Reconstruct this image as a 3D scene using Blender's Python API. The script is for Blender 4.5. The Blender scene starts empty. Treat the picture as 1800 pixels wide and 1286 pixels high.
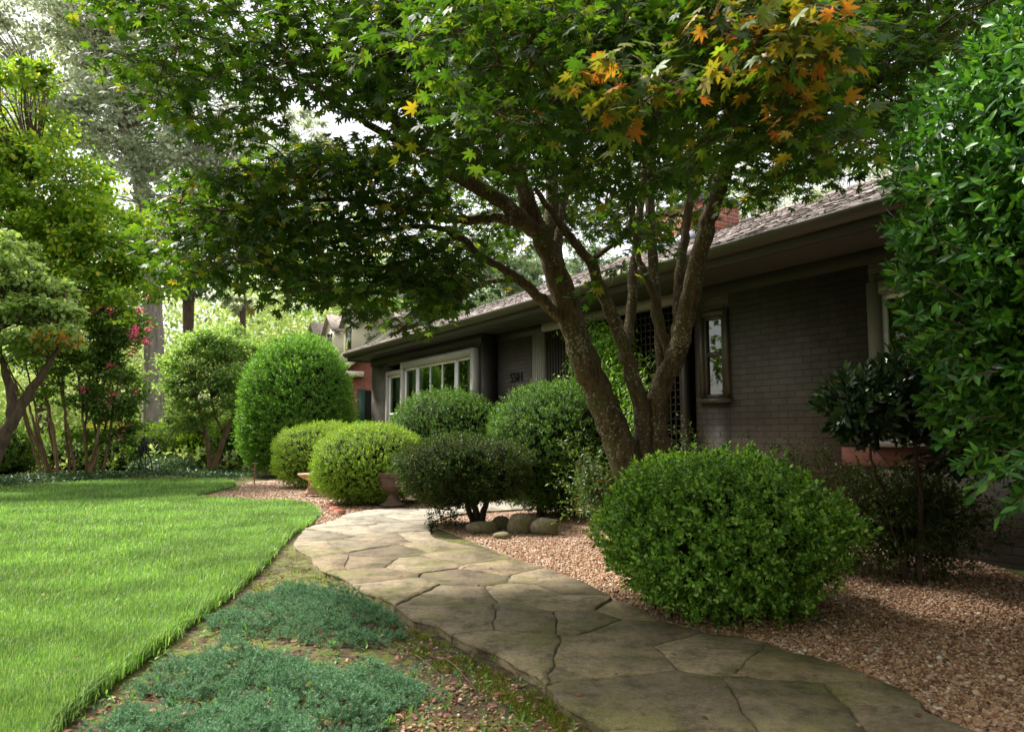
import bpy, bmesh, math, random
import numpy as np
from mathutils import Vector, Matrix

# ------------------------------------------------------------------ camera, light, exposure
S = bpy.context.scene
F = 1300.0                      # focal length in pixels of an 1800 px wide frame
PITCH = math.atan(117.0 / F)
H = 1.0                         # eye height
cam_d = bpy.data.cameras.new("camera")
cam = bpy.data.objects.new("camera", cam_d)
S.collection.objects.link(cam)
cam.location = (0, 0, H)
cam.rotation_euler = (math.radians(90) + PITCH, 0, 0)
cam_d.sensor_width = 36.0
cam_d.lens = 36.0 * F / 1800.0
cam_d.clip_start = 0.05
cam_d.clip_end = 2000
cam_d.dof.use_dof = True
cam_d.dof.focus_distance = 5.0
cam_d.dof.aperture_fstop = 5.0
S.camera = cam

SUN_EL, SUN_AZ = math.radians(52), math.radians(-62)   # azimuth clockwise from +Y: to the left, a little ahead
w = bpy.data.worlds.new("World")
S.world = w
w.use_nodes = True
nt = w.node_tree
bg = nt.nodes["Background"]
sky = nt.nodes.new("ShaderNodeTexSky")
sky.sky_type = 'NISHITA'
sky.sun_disc = False
sky.sun_elevation = SUN_EL
sky.sun_rotation = SUN_AZ
sky.air_density = 1.0
sky.dust_density = 3.0
sky.ozone_density = 1.0
mx = nt.nodes.new("ShaderNodeMix")
mx.data_type = 'RGBA'
mx.inputs[0].default_value = 0.6                        # thin bright cloud over the blue
mx.inputs[7].default_value = (9.5, 9.2, 8.7, 1)
nt.links.new(sky.outputs[0], mx.inputs[6])
nt.links.new(mx.outputs[2], bg.inputs[0])
bg.inputs[1].default_value = 0.105
sl = bpy.data.lights.new("sun", 'SUN')
sl.energy = 4.6
sl.angle = math.radians(9)
sl.color = (1.0, 0.96, 0.89)
so = bpy.data.objects.new("sun", sl)
S.collection.objects.link(so)
sd = Vector((math.sin(SUN_AZ) * math.cos(SUN_EL), math.cos(SUN_AZ) * math.cos(SUN_EL), math.sin(SUN_EL)))
so.rotation_euler = sd.to_track_quat('Z', 'Y').to_euler()
S.view_settings.view_transform = 'Standard'
S.view_settings.look = 'None'
S.view_settings.exposure = 1.05
S.view_settings.gamma = 1.0
S.render.engine = 'CYCLES'
S.cycles.use_denoising = True
S.cycles.max_bounces = 7
S.cycles.diffuse_bounces = 1
S.cycles.glossy_bounces = 2
S.cycles.transmission_bounces = 3
S.cycles.transparent_max_bounces = 6
S.cycles.sample_clamp_indirect = 4.0

rng = np.random.default_rng(11)
random.seed(5)

# ------------------------------------------------------------------ geometry of the view (used to lay the plan out)
CP, SP = math.cos(PITCH), math.sin(PITCH)
def ray(u, v):
    a = (u - 900) / F; b = (643 - v) / F
    return np.array([a, CP - b * SP, SP + b * CP])
def G(u, v, z=0.0):
    r = ray(u, v); t = (z - H) / r[2]
    return (r[0] * t, r[1] * t)
def at(u, v, Y):
    r = ray(u, v); t = Y / r[1]
    return np.array([r[0] * t, Y, H + r[2] * t])
TH = math.atan2(777 / F * CP, 1.0)
ND = np.array([math.cos(TH), math.sin(TH)])            # into the house
DD = np.array([-math.sin(TH), math.cos(TH)])           # along the front, away from us
def hp(u, v, p):                                       # house frame: X (right), Y = p, Z
    r = ray(u, v); t = p / (r[0] * ND[0] + r[1] * ND[1])
    return (-(r[0] * DD[0] + r[1] * DD[1]) * t, H + r[2] * t)
HROT = math.atan2(-DD[1], -DD[0])
def hw(X, Y, Z=0.0):
    q = -X * DD + Y * ND
    return np.array([q[0], q[1], Z])

# ------------------------------------------------------------------ mesh helpers
def norm(a):
    a = np.asarray(a, float)
    return a / np.maximum(np.linalg.norm(a, axis=-1, keepdims=True), 1e-9)

class MB:
    def __init__(s):
        s.V = []; s.F = []; s.n = 0
    def add(s, V, Fs, mi=0):
        V = np.asarray(V, float).reshape(-1, 3)
        if isinstance(Fs, np.ndarray): Fs = [Fs]
        for f in Fs:
            f = np.asarray(f, int)
            if f.ndim == 1: f = f.reshape(1, -1)
            if len(f): s.F.append((f + s.n, mi))
        s.V.append(V); s.n += len(V)
    def box(s, x0, x1, y0, y1, z0, z1, mi=0):
        V = [(x, y, z) for z in (z0, z1) for y in (y0, y1) for x in (x0, x1)]
        s.add(V, np.array([[0, 2, 3, 1], [4, 5, 7, 6], [0, 1, 5, 4], [1, 3, 7, 5], [3, 2, 6, 7], [2, 0, 4, 6]]), mi)
    def build(s, name, mats, parent=None, smooth=False):
        V = np.concatenate(s.V); me = bpy.data.meshes.new(name)
        loops = np.concatenate([f.ravel() for f, _ in s.F])
        sizes = np.concatenate([np.full(len(f), f.shape[1]) for f, _ in s.F])
        mi = np.concatenate([np.full(len(f), m) for f, m in s.F])
        me.vertices.add(len(V)); me.vertices.foreach_set("co", V.astype(np.float32).ravel())
        me.loops.add(len(loops)); me.loops.foreach_set("vertex_index", loops.astype(np.int32))
        me.polygons.add(len(sizes))
        st = np.concatenate([[0], np.cumsum(sizes)[:-1]])
        me.polygons.foreach_set("loop_start", st.astype(np.int32))
        if smooth: me.polygons.foreach_set("use_smooth", np.ones(len(sizes), bool))
        if not isinstance(mats, (list, tuple)): mats = [mats]
        for m in mats: me.materials.append(m)
        if len(mats) > 1: me.polygons.foreach_set("material_index", mi.astype(np.int32))
        me.update(calc_edges=True)
        o = bpy.data.objects.new(name, me); S.collection.objects.link(o)
        if parent is not None: o.parent = parent
        return o

def tag(o, label=None, cat=None, group=None, kind=None):
    if label: o["label"] = label
    if cat: o["category"] = cat
    if group: o["group"] = group
    if kind: o["kind"] = kind
    return o
def thing(name, label, cat, loc=(0, 0, 0), rotz=0, group=None):
    o = bpy.data.objects.new(name, None); S.collection.objects.link(o)
    o.location = loc; o.rotation_euler = (0, 0, rotz); o.empty_display_size = 0.2
    return tag(o, label, cat, group)

def tube(mb, pts, rad, seg=8, mi=0, sub=4, wob=0.0, cap=True):
    P = np.asarray(pts, float); R = np.asarray(rad, float)
    if np.ndim(R) == 0: R = np.full(len(P), float(R))
    if sub > 1 and len(P) > 2:
        Q = []; RR = []
        Pe = np.vstack([2 * P[0] - P[1], P, 2 * P[-1] - P[-2]])
        for i in range(len(P) - 1):
            p0, p1, p2, p3 = Pe[i:i + 4]
            for k in range(sub):
                t = k / sub
                Q.append(.5 * (2 * p1 + (p2 - p0) * t + (2 * p0 - 5 * p1 + 4 * p2 - p3) * t * t + (3 * p1 - p0 - 3 * p2 + p3) * t ** 3))
                RR.append(R[i] * (1 - t) + R[i + 1] * t)
        Q.append(P[-1]); RR.append(R[-1]); P = np.array(Q); R = np.array(RR)
    if wob:
        P = P.copy(); P[1:-1] += rng.normal(0, wob, (len(P) - 2, 3))
    T = norm(np.gradient(P, axis=0))
    a = np.array([0.31, 0.95, 0.05]) if abs(T[0][1]) < .8 else np.array([0.95, .1, .3])
    X = norm(np.cross(T, a)); Y = np.cross(T, X)
    an = np.arange(seg) * 2 * math.pi / seg
    ring = P[:, None, :] + (X[:, None, :] * np.cos(an)[None, :, None] + Y[:, None, :] * np.sin(an)[None, :, None]) * R[:, None, None]
    if seg >= 8:
        ring += (ring - P[:, None, :]) * (rng.normal(0, .05, (len(P), seg, 1)))
    n = len(P); i = np.arange(n - 1)[:, None] * seg; j = np.arange(seg)[None, :]; j2 = (j + 1) % seg
    Fq = np.stack([i + j, i + j2, i + seg + j2, i + seg + j], -1).reshape(-1, 4)
    Fs = [Fq]
    if cap: Fs += [np.arange(seg)[::-1].reshape(1, -1), (np.arange(seg) + (n - 1) * seg).reshape(1, -1)]
    mb.add(ring.reshape(-1, 3), Fs, mi)
    return P

def lathe(mb, prof, c=(0, 0, 0), seg=28, mi=0, flute=0.0, nfl=0, fz=None):
    pr = np.array(prof, float); an = np.arange(seg) * 2 * math.pi / seg
    r = pr[:, 0][:, None] * np.ones(seg)
    if flute:
        m = ((pr[:, 1] >= fz[0]) & (pr[:, 1] <= fz[1])).astype(float)[:, None]
        r = r * (1 + flute * m * np.cos(an * nfl)[None, :])
    V = np.stack([r * np.cos(an) + c[0], r * np.sin(an) + c[1], pr[:, 1][:, None] + c[2] + 0 * r], -1)
    n = len(pr); i = np.arange(n - 1)[:, None] * seg; j = np.arange(seg)[None, :]; j2 = (j + 1) % seg
    mb.add(V.reshape(-1, 3), [np.stack([i + j, i + j2, i + seg + j2, i + seg + j], -1).reshape(-1, 4)], mi)

# leaf templates: base at origin, pointing +Y, face +Z
def T(V, Fs): return (np.array(V, float), [np.array(f) for f in Fs])
LEAF2 = T([(0, 0, 0), (.26, .5, .07), (0, 1, -.03), (-.26, .5, .07)], [[[0, 1, 2], [0, 2, 3]]])
LEAF4 = T([(0, 0, 0), (.2, .4, .06), (0, .45, 0), (-.2, .4, .06), (0, 1, -.1)], [[[0, 1, 2], [0, 2, 3], [2, 1, 4], [2, 4, 3]]])
LEAFW = T([(0, 0, 0), (.3, .35, .06), (.27, .65, .03), (0, .5, -.02), (-.3, .35, .06), (-.27, .65, .03), (0, 1, -.1)], [[[0, 1, 3], [0, 3, 4], [3, 2, 6], [3, 6, 5], [3, 1, 2], [3, 5, 4]]])
HOLLY = T([(0, 0, 0), (.13, .22, .04), (.19, .5, .05), (.12, .78, .0), (0, 1, -.08), (-.12, .78, .0), (-.19, .5, .05), (-.13, .22, .04), (0, .22, 0), (0, .5, 0), (0, .78, -.03)],
          [[[0, 1, 8], [0, 8, 7], [10, 3, 4], [10, 4, 5]], [[8, 1, 2, 9], [9, 2, 3, 10], [7, 8, 9, 6], [6, 9, 10, 5]]])
def maple():
    V = [(0, 0, 0)]; lob = [(-128, .42), (-84, .74), (-40, .95), (0, 1.06), (40, .95), (84, .74), (128, .42)]
    out = [(-150, .1)]
    for k, (a, r) in enumerate(lob):
        out += [(a - 13, r * .62), (a, r), (a + 13, r * .62)]
        if k < 6: out.append(((a + lob[k + 1][0]) / 2, .38))
    out.append((150, .1))
    for a, r in out:
        q = math.radians(a); V.append((r * math.sin(q), r * math.cos(q), -.28 * r * r + .05 * math.cos(q * 8)))
    n = len(V)
    return T(np.array(V) * .5, [[[0, i + 1, i] for i in range(1, n - 1)]])
MAPLE = maple()

def scatter(mb, tpl, pos, ydir, nrm, scale, mi=0):
    V, Fs = tpl
    pos = np.asarray(pos, float); N = len(pos)
    if N == 0: return
    y = norm(ydir); z = nrm - (np.sum(nrm * y, 1, keepdims=True)) * y; z = norm(z); x = np.cross(y, z)
    M = np.stack([x, y, z], 1)                                    # rows = axes
    sc = np.broadcast_to(np.asarray(scale, float), (N,))
    W = np.einsum('vk,nkj->nvj', V, M) * sc[:, None, None] + pos[:, None, :]
    off = (np.arange(N) * len(V))[:, None, None]
    mb.add(W.reshape(-1, 3), [(f[None] + off).reshape(-1, f.shape[1]) for f in Fs], mi)

def rdir(n): return norm(rng.normal(0, 1, (n, 3)))

def sprig(leaf, n, size, spread=.75, length=1.0, droop=0.0):
    """a short shoot along +Y carrying n leaves"""
    mb = MB()
    t = np.linspace(.1, 1, n); az = np.arange(n) * 2.4 + rng.uniform(0, 6)
    pos = np.stack([0 * t, t * length, -droop * t * t], 1)
    side = np.stack([np.cos(az), 0 * az, np.sin(az)], 1)
    fw = (1 - spread) + spread * t[:, None] ** 2
    yd = norm(side * (1.05 - fw * .75) + np.array([0, 1, 0]) * fw + rng.normal(0, .15, (n, 3)))
    scatter(mb, leaf, pos, yd, norm(np.array([0, 1, 0.2]) - side * .2 + rng.normal(0, .25, (n, 3))), size * rng.uniform(.75, 1.15, n))
    V = np.concatenate(mb.V)
    g = {}
    for f, _ in mb.F: g.setdefault(f.shape[1], []).append(f)
    return (V, [np.concatenate(v) for v in g.values()])

# ------------------------------------------------------------------ materials
def mat(name):
    m = bpy.data.materials.new(name); m.use_nodes = True
    return m, m.node_tree, m.node_tree.nodes["Principled BSDF"]
def N(nt, t, **k):
    n = nt.nodes.new(t)
    for a, b in k.items(): setattr(n, a, b)
    return n
def ramp(nt, src, stops):
    r = N(nt, "ShaderNodeValToRGB"); e = r.color_ramp.elements
    while len(e) < len(stops): e.new(.5)
    for x, (p, c) in zip(e, stops):
        x.position = p; x.color = (*c, 1) if len(c) == 3 else c
    nt.links.new(src, r.inputs[0]); return r.outputs[0]
def noise(nt, scale, detail=4, rough=.55, coord='Object', vec=None, out=0, stretch=None):
    n = N(nt, "ShaderNodeTexNoise"); n.inputs['Scale'].default_value = scale
    n.inputs['Detail'].default_value = detail; n.inputs['Roughness'].default_value = rough
    if vec is None:
        tc = N(nt, "ShaderNodeTexCoord"); vec = tc.outputs[coord]
    if stretch:
        mp = N(nt, "ShaderNodeMapping"); mp.inputs['Scale'].default_value = stretch
        nt.links.new(vec, mp.inputs[0]); vec = mp.outputs[0]
    nt.links.new(vec, n.inputs['Vector']); return n.outputs[out]
def mixc(nt, fac, a, b, mode='MIX'):
    m = N(nt, "ShaderNodeMix", data_type='RGBA', blend_type=mode)
    for i, x in ((0, fac), (6, a), (7, b)):
        if isinstance(x, bpy.types.NodeSocket): nt.links.new(x, m.inputs[i])
        elif i == 0: m.inputs[0].default_value = x
        else: m.inputs[i].default_value = (*x, 1)
    return m.outputs[2]
def bump(nt, b, h, strength=.4, dist=.01):
    n = N(nt, "ShaderNodeBump"); n.inputs['Strength'].default_value = strength; n.inputs['Distance'].default_value = dist
    nt.links.new(h, n.inputs['Height']); nt.links.new(n.outputs[0], b.inputs['Normal'])

def leafmat(name, stops, trans=.35, tcol=None, rough=.45, spec=.5, nscale=.0):
    m, nt, b = mat(name)
    g = N(nt, "ShaderNodeNewGeometry")
    col = ramp(nt, g.outputs['Random Per Island'], stops)
    if nscale:
        f = noise(nt, nscale, 2)
        f2 = ramp(nt, f, [(.35, (.72, .72, .72)), (.65, (1.2, 1.2, 1.1))])
        col = mixc(nt, 1.0, col, f2, 'MULTIPLY')
    nt.links.new(col, b.inputs['Base Color'])
    b.inputs['Roughness'].default_value = rough
    b.inputs['Specular IOR Level'].default_value = spec
    tr = N(nt, "ShaderNodeBsdfTranslucent")
    t2 = mixc(nt, 1.0, col, tcol or (1.9, 1.9, .7), 'MULTIPLY')
    nt.links.new(t2, tr.inputs[0])
    ms = N(nt, "ShaderNodeMixShader"); ms.inputs[0].default_value = trans
    out = nt.nodes["Material Output"]
    nt.links.new(b.outputs[0], ms.inputs[1]); nt.links.new(tr.outputs[0], ms.inputs[2]); nt.links.new(ms.outputs[0], out.inputs[0])
    return m

def simple(name, col, rough=.6, metal=0, nz=None, bs=None):
    m, nt, b = mat(name)
    b.inputs['Roughness'].default_value = rough; b.inputs['Metallic'].default_value = metal
    if rough > .85: b.inputs['Specular IOR Level'].default_value = .05
    if nz:
        f = noise(nt, nz[0], 5)
        c = ramp(nt, f, [(.3, tuple(x * (1 - nz[1]) for x in col)), (.7, tuple(min(1, x * (1 + nz[1])) for x in col))])
        nt.links.new(c, b.inputs['Base Color'])
        bump(nt, b, f, bs or .2, .005)
    else: b.inputs['Base Color'].default_value = (*col, 1)
    return m

def bark(name, c1, c2, lichen=None, scale=18, stretch=(1, 1, .25)):
    m, nt, b = mat(name)
    f = noise(nt, scale, 6, .65, stretch=stretch)
    col = ramp(nt, f, [(.3, c1), (.7, c2)])
    if lichen:
        l0 = noise(nt, 3.3, 2, .5); l1 = noise(nt, 48, 3, .6)
        am = N(nt, "ShaderNodeMath", operation='MULTIPLY_ADD'); nt.links.new(l0, am.inputs[0]); am.inputs[1].default_value = .45; nt.links.new(l1, am.inputs[2])
        k = ramp(nt, am.outputs[0], [(.83, (0, 0, 0)), (.87, (.85, .85, .85))])
        col = mixc(nt, k, col, lichen)
        l2 = noise(nt, 4.5, 3, .6); k2 = ramp(nt, l2, [(.56, (0, 0, 0)), (.66, (.75, .75, .75))])
        col = mixc(nt, k2, col, (.075, .085, .03))
    nt.links.new(col, b.inputs['Base Color']); b.inputs['Roughness'].default_value = .9
    b.inputs['Specular IOR Level'].default_value = .15
    bump(nt, b, f, .8, .02)
    return m

def brickmat(name, bc1, bc2, mortar, w=.203, h=.0677, sh=.35, bumpd=.004, ax='XZ', paint=False):
    m, nt, b = mat(name)
    tc = N(nt, "ShaderNodeTexCoord"); sp = N(nt, "ShaderNodeSeparateXYZ"); cb = N(nt, "ShaderNodeCombineXYZ")
    nt.links.new(tc.outputs['Object'], sp.inputs[0])
    ad = N(nt, "ShaderNodeMath", operation='ADD'); nt.links.new(sp.outputs[0], ad.inputs[0]); nt.links.new(sp.outputs[1], ad.inputs[1])
    nt.links.new(ad.outputs[0], cb.inputs[0]); nt.links.new(sp.outputs[2], cb.inputs[1])
    br = N(nt, "ShaderNodeTexBrick"); nt.links.new(cb.outputs[0], br.inputs['Vector'])
    br.inputs['Scale'].default_value = 1; br.inputs['Brick Width'].default_value = w; br.inputs['Row Height'].default_value = h
    br.inputs['Mortar Size'].default_value = .005; br.inputs['Mortar Smooth'].default_value = .3
    br.inputs['Color1'].default_value = (*bc1, 1); br.inputs['Color2'].default_value = (*bc2, 1); br.inputs['Mortar'].default_value = (*mortar, 1)
    f = noise(nt, 7, 5, .6)
    col = mixc(nt, .55, br.outputs[0], ramp(nt, f, [(.25, (.5, .49, .47)), (.5, (.95, .95, .95)), (.75, (1.35, 1.32, 1.28))]), 'MULTIPLY')
    nt.links.new(col, b.inputs['Base Color']); b.inputs['Roughness'].default_value = .62 if paint else .9
    h1 = N(nt, "ShaderNodeMath", operation='MULTIPLY_ADD'); nt.links.new(br.outputs['Fac'], h1.inputs[0]); h1.inputs[1].default_value = -1
    f3 = noise(nt, 60, 4, .6); sc = N(nt, "ShaderNodeMath", operation='MULTIPLY'); nt.links.new(f3, sc.inputs[0]); sc.inputs[1].default_value = .35
    nt.links.new(sc.outputs[0], h1.inputs[2])
    bump(nt, b, h1.outputs[0], .9, bumpd)
    return m

M = {}
M['paint_brick'] = brickmat('painted_brick', (.092, .075, .063), (.072, .058, .048), (.036, .028, .022), bumpd=.006, paint=True)
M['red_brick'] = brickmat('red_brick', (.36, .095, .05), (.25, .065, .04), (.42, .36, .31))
M['panel_brick'] = brickmat('shaded_red_brick', (.15, .045, .028), (.11, .033, .022), (.10, .06, .045))  # red brick darkened to put the panel's shade into its colour
M['dim_trim'] = simple('shaded_trim', (.19, .17, .14), .5, nz=(3, .1))  # grey trim darkened to stand in for shade at the front window
M['trim'] = simple('grey_trim', (.36, .33, .29), .5, nz=(3, .08))
M['soffit'] = simple('soffit_paint', (.036, .029, .022), .6, nz=(2.5, .12))
M['gutter'] = simple('gutter_brown', (.075, .062, .045), .42, nz=(2, .15))
M['sash'] = simple('window_white', (.80, .80, .76), .4)
M['dark'] = simple('dark_interior', (.02, .018, .016), .9)
M['curtain'] = simple('curtain', (.5, .52, .45), .9, nz=(5, .12))
M['black'] = simple('black_metal', (.012, .012, .012), .45)
M['slat'] = simple('brown_slats', (.045, .034, .028), .55, nz=(8, .2))
M['flash'] = simple('flashing', (.23, .24, .27), .4, .4, nz=(5, .15))
M['terra'] = simple('terracotta', (.105, .06, .042), .75, nz=(14, .35))
M['terra2'] = simple('birdbath_clay', (.42, .24, .15), .8, nz=(9, .25))
M['wood'] = bark('twig_wood', (.05, .035, .022), (.13, .095, .065))
M['maple_bark'] = bark('maple_bark', (.04, .028, .017), (.16, .115, .07), lichen=(.30, .31, .22), scale=26)
M['oak_bark'] = bark('oak_bark', (.12, .10, .085), (.34, .29, .26), scale=9, stretch=(1, 1, .12))
M['dark_bark'] = bark('dark_bark', (.05, .035, .03), (.15, .10, .075), scale=14)
M['stem_bark'] = bark('stem_bark', (.13, .075, .045), (.30, .20, .13), scale=14, stretch=(1, 1, .2))
M['core'] = simple('shaded_core', (.018, .022, .010), .95)  # near-black solid core: shade among the inner twigs put into the colour

# glass
def glass():
    m, nt, b = mat('window_glass')
    gl = N(nt, "ShaderNodeBsdfGlossy"); gl.inputs['Roughness'].default_value = .02; gl.inputs[0].default_value = (.9, .95, .92, 1)
    tr = N(nt, "ShaderNodeBsdfTransparent"); tr.inputs[0].default_value = (.8, .85, .82, 1)
    fr = N(nt, "ShaderNodeFresnel"); fr.inputs[0].default_value = 1.9
    ms = N(nt, "ShaderNodeMixShader"); nt.links.new(fr.outputs[0], ms.inputs[0]); nt.links.new(tr.outputs[0], ms.inputs[1]); nt.links.new(gl.outputs[0], ms.inputs[2])
    nt.links.new(ms.outputs[0], nt.nodes["Material Output"].inputs[0]); return m
M['glass'] = glass()

def shingle():
    m, nt, b = mat('roof_shingles')
    tc = N(nt, "ShaderNodeTexCoord"); sp = N(nt, "ShaderNodeSeparateXYZ"); cb = N(nt, "ShaderNodeCombineXYZ")
    nt.links.new(tc.outputs['Object'], sp.inputs[0]); nt.links.new(sp.outputs[0], cb.inputs[0])
    mu = N(nt, "ShaderNodeMath", operation='MULTIPLY'); mu.inputs[1].default_value = 2.4; nt.links.new(sp.outputs[2], mu.inputs[0]); nt.links.new(mu.outputs[0], cb.inputs[1])
    br = N(nt, "ShaderNodeTexBrick"); nt.links.new(cb.outputs[0], br.inputs['Vector'])
    br.inputs['Scale'].default_value = 1; br.inputs['Brick Width'].default_value = .19; br.inputs['Row Height'].default_value = .13
    br.inputs['Mortar Size'].default_value = .012; br.inputs['Color1'].default_value = (.33, .28, .26, 1); br.inputs['Color2'].default_value = (.15, .125, .115, 1); br.inputs['Mortar'].default_value = (.05, .04, .04, 1)
    f = noise(nt, 25, 6, .7)
    col = mixc(nt, .7, br.outputs[0], ramp(nt, f, [(.3, (.5, .5, .5)), (.7, (1.5, 1.45, 1.4))]), 'MULTIPLY')
    nt.links.new(col, b.inputs['Base Color']); b.inputs['Roughness'].default_value = .95
    bump(nt, b, br.outputs[0], .8, .02); return m
M['shingle'] = shingle()

# ground materials
def soil():
    m, nt, b = mat('soil')
    f = noise(nt, 35, 8, .7); c = ramp(nt, f, [(.3, (.025, .016, .010)), (.52, (.075, .045, .028)), (.72, (.15, .092, .06))])
    k = ramp(nt, noise(nt, 1.7, 6, .65), [(.40, (0, 0, 0)), (.5, (1, 1, 1))])
    g = ramp(nt, noise(nt, 45, 5, .6), [(.3, (.06, .08, .008)), (.7, (.20, .23, .025))])
    k3 = ramp(nt, noise(nt, 14, 4, .7), [(.42, (0, 0, 0)), (.55, (1, 1, 1))])
    kk = mixc(nt, 1.0, k, k3, 'MULTIPLY')
    nt.links.new(mixc(nt, kk, c, g), b.inputs['Base Color']); b.inputs['Roughness'].default_value = .95
    bump(nt, b, f, .9, .02); return m
M['soil'] = soil()
def lawnbase():
    m, nt, b = mat('lawn_base')
    f = noise(nt, 9, 8, .7); c = ramp(nt, f, [(.3, (.05, .10, .018)), (.7, (.10, .20, .03))])
    nt.links.new(c, b.inputs['Base Color']); b.inputs['Roughness'].default_value = .9; bump(nt, b, f, .5, .02); return m
M['lawn'] = lawnbase()
def gravelbase():
    m, nt, b = mat('gravel_base')
    v = N(nt, "ShaderNodeTexVoronoi"); v.inputs['Scale'].default_value = 60
    tc = N(nt, "ShaderNodeTexCoord"); nt.links.new(tc.outputs['Object'], v.inputs['Vector'])
    sp = N(nt, "ShaderNodeSeparateColor"); nt.links.new(v.outputs['Color'], sp.inputs[0])
    c = ramp(nt, sp.outputs[0], [(0, (.14, .08, .05)), (.4, (.32, .20, .13)), (.75, (.42, .28, .19)), (1, (.6, .5, .4))])
    nt.links.new(c, b.inputs['Base Color']); b.inputs['Roughness'].default_value = .85
    bump(nt, b, v.outputs['Distance'], -.8, .012); return m
M['gravelb'] = gravelbase()
def pebble():
    m, nt, b = mat('pebbles')
    g = N(nt, "ShaderNodeNewGeometry")
    c = ramp(nt, g.outputs['Random Per Island'], [(0, (.12, .055, .028)), (.3, (.32, .165, .085)), (.6, (.44, .26, .145)), (.88, (.54, .37, .24)), (1, (.72, .64, .52))])
    f = noise(nt, 90, 3); c = mixc(nt, .6, c, ramp(nt, f, [(.3, (.75, .7, .68)), (.7, (1.15, 1.15, 1.15))]), 'MULTIPLY')
    nt.links.new(c, b.inputs['Base Color']); b.inputs['Roughness'].default_value = .7; return m
M['pebble'] = pebble()
def flag():
    m, nt, b = mat('flagstone')
    g = N(nt, "ShaderNodeNewGeometry")
    base = ramp(nt, g.outputs['Random Per Island'], [(0, (.12, .088, .05)), (.3, (.26, .195, .115)), (.6, (.17, .135, .085)), (.8, (.31, .245, .155)), (1, (.21, .165, .10))])
    f1 = noise(nt, 3.2, 7, .68); c = mixc(nt, .55, base, ramp(nt, f1, [(.3, (.42, .40, .37)), (.5, (.95, .93, .9)), (.72, (1.45, 1.4, 1.32))]), 'MULTIPLY'); c = mixc(nt, .8, c, ramp(nt, noise(nt, 26, 8, .8), [(.36, (.55, .52, .48)), (.5, (1, 1, 1)), (.64, (1.35, 1.3, 1.25))]), 'MULTIPLY')
    f2 = noise(nt, 150, 3, .6); c = mixc(nt, .6, c, ramp(nt, f2, [(.35, (.7, .7, .7)), (.62, (1.2, 1.2, 1.2))]), 'MULTIPLY')
    k = ramp(nt, noise(nt, 2.1, 6, .7), [(.46, (0, 0, 0)), (.63, (.8, .8, .8))])
    # algae grows on the slow-drying near stretch of the walk
    tc = N(nt, "ShaderNodeTexCoord"); sp = N(nt, "ShaderNodeSeparateXYZ"); nt.links.new(tc.outputs['Object'], sp.inputs[0])
    mr = N(nt, "ShaderNodeMapRange"); mr.inputs[1].default_value = 8.0; mr.inputs[2].default_value = 6.2; nt.links.new(sp.outputs[1], mr.inputs[0])
    kk = N(nt, "ShaderNodeMath", operation='MULTIPLY'); nt.links.new(k, kk.inputs[0]); nt.links.new(mr.outputs[0], kk.inputs[1])
    c = mixc(nt, kk.outputs[0], c, ramp(nt, f2, [(.3, (.075, .075, .012)), (.7, (.19, .18, .04))]))
    # paler further along: sunlight on the far walk put into the colour
    mr2 = N(nt, "ShaderNodeMapRange"); mr2.inputs[1].default_value = 6.5; mr2.inputs[2].default_value = 9.5; mr2.inputs[3].default_value = 0; mr2.inputs[4].default_value = .55; nt.links.new(sp.outputs[1], mr2.inputs[0])
    c = mixc(nt, mr2.outputs[0], c, (.43, .42, .36))
    st = ramp(nt, noise(nt, 5.5, 9, .78), [(.38, (.38, .34, .28)), (.5, (1, 1, 1)), (.66, (1.3, 1.25, 1.2))]); c = mixc(nt, .85, c, st, 'MULTIPLY')
    sk = ramp(nt, noise(nt, 70, 4, .8), [(.66, (0, 0, 0)), (.72, (.6, .6, .6))]); c = mixc(nt, sk, c, (.48, .44, .36))
    nt.links.new(c, b.inputs['Base Color']); b.inputs['Roughness'].default_value = .78
    ad = N(nt, "ShaderNodeMath", operation='MULTIPLY_ADD'); nt.links.new(f2, ad.inputs[0]); ad.inputs[1].default_value = .25; nt.links.new(noise(nt, 9, 8, .7), ad.inputs[2])
    bump(nt, b, ad.outputs[0], 1.0, .02); return m
M['flag'] = flag()
def joint():
    m, nt, b = mat('path_joints')
    f = noise(nt, 40, 6, .7); c = ramp(nt, f, [(.3, (.035, .028, .018)), (.7, (.13, .10, .065))])
    k = ramp(nt, noise(nt, 5, 4, .6), [(.5, (0, 0, 0)), (.62, (1, 1, 1))]); c = mixc(nt, k, c, (.09, .12, .02))
    nt.links.new(c, b.inputs['Base Color']); b.inputs['Roughness'].default_value = .95; bump(nt, b, f, .8, .01); return m
M['joint'] = joint()
def rock():
    m, nt, b = mat('mossy_rock')
    f = noise(nt, 9, 7, .65); c = ramp(nt, f, [(.3, (.16, .13, .09)), (.7, (.38, .31, .22))])
    k = ramp(nt, noise(nt, 6, 5, .65), [(.42, (0, 0, 0)), (.58, (.85, .85, .85))]); c = mixc(nt, k, c, (.13, .13, .04)); c = mixc(nt, .8, c, ramp(nt, noise(nt, 40, 6, .75), [(.35, (.55, .52, .5)), (.65, (1.3, 1.3, 1.3))]), 'MULTIPLY')
    nt.links.new(c, b.inputs['Base Color']); b.inputs['Roughness'].default_value = .85; bump(nt, b, noise(nt, 50, 6, .7), .6, .01); return m
M['rock'] = rock()

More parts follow.
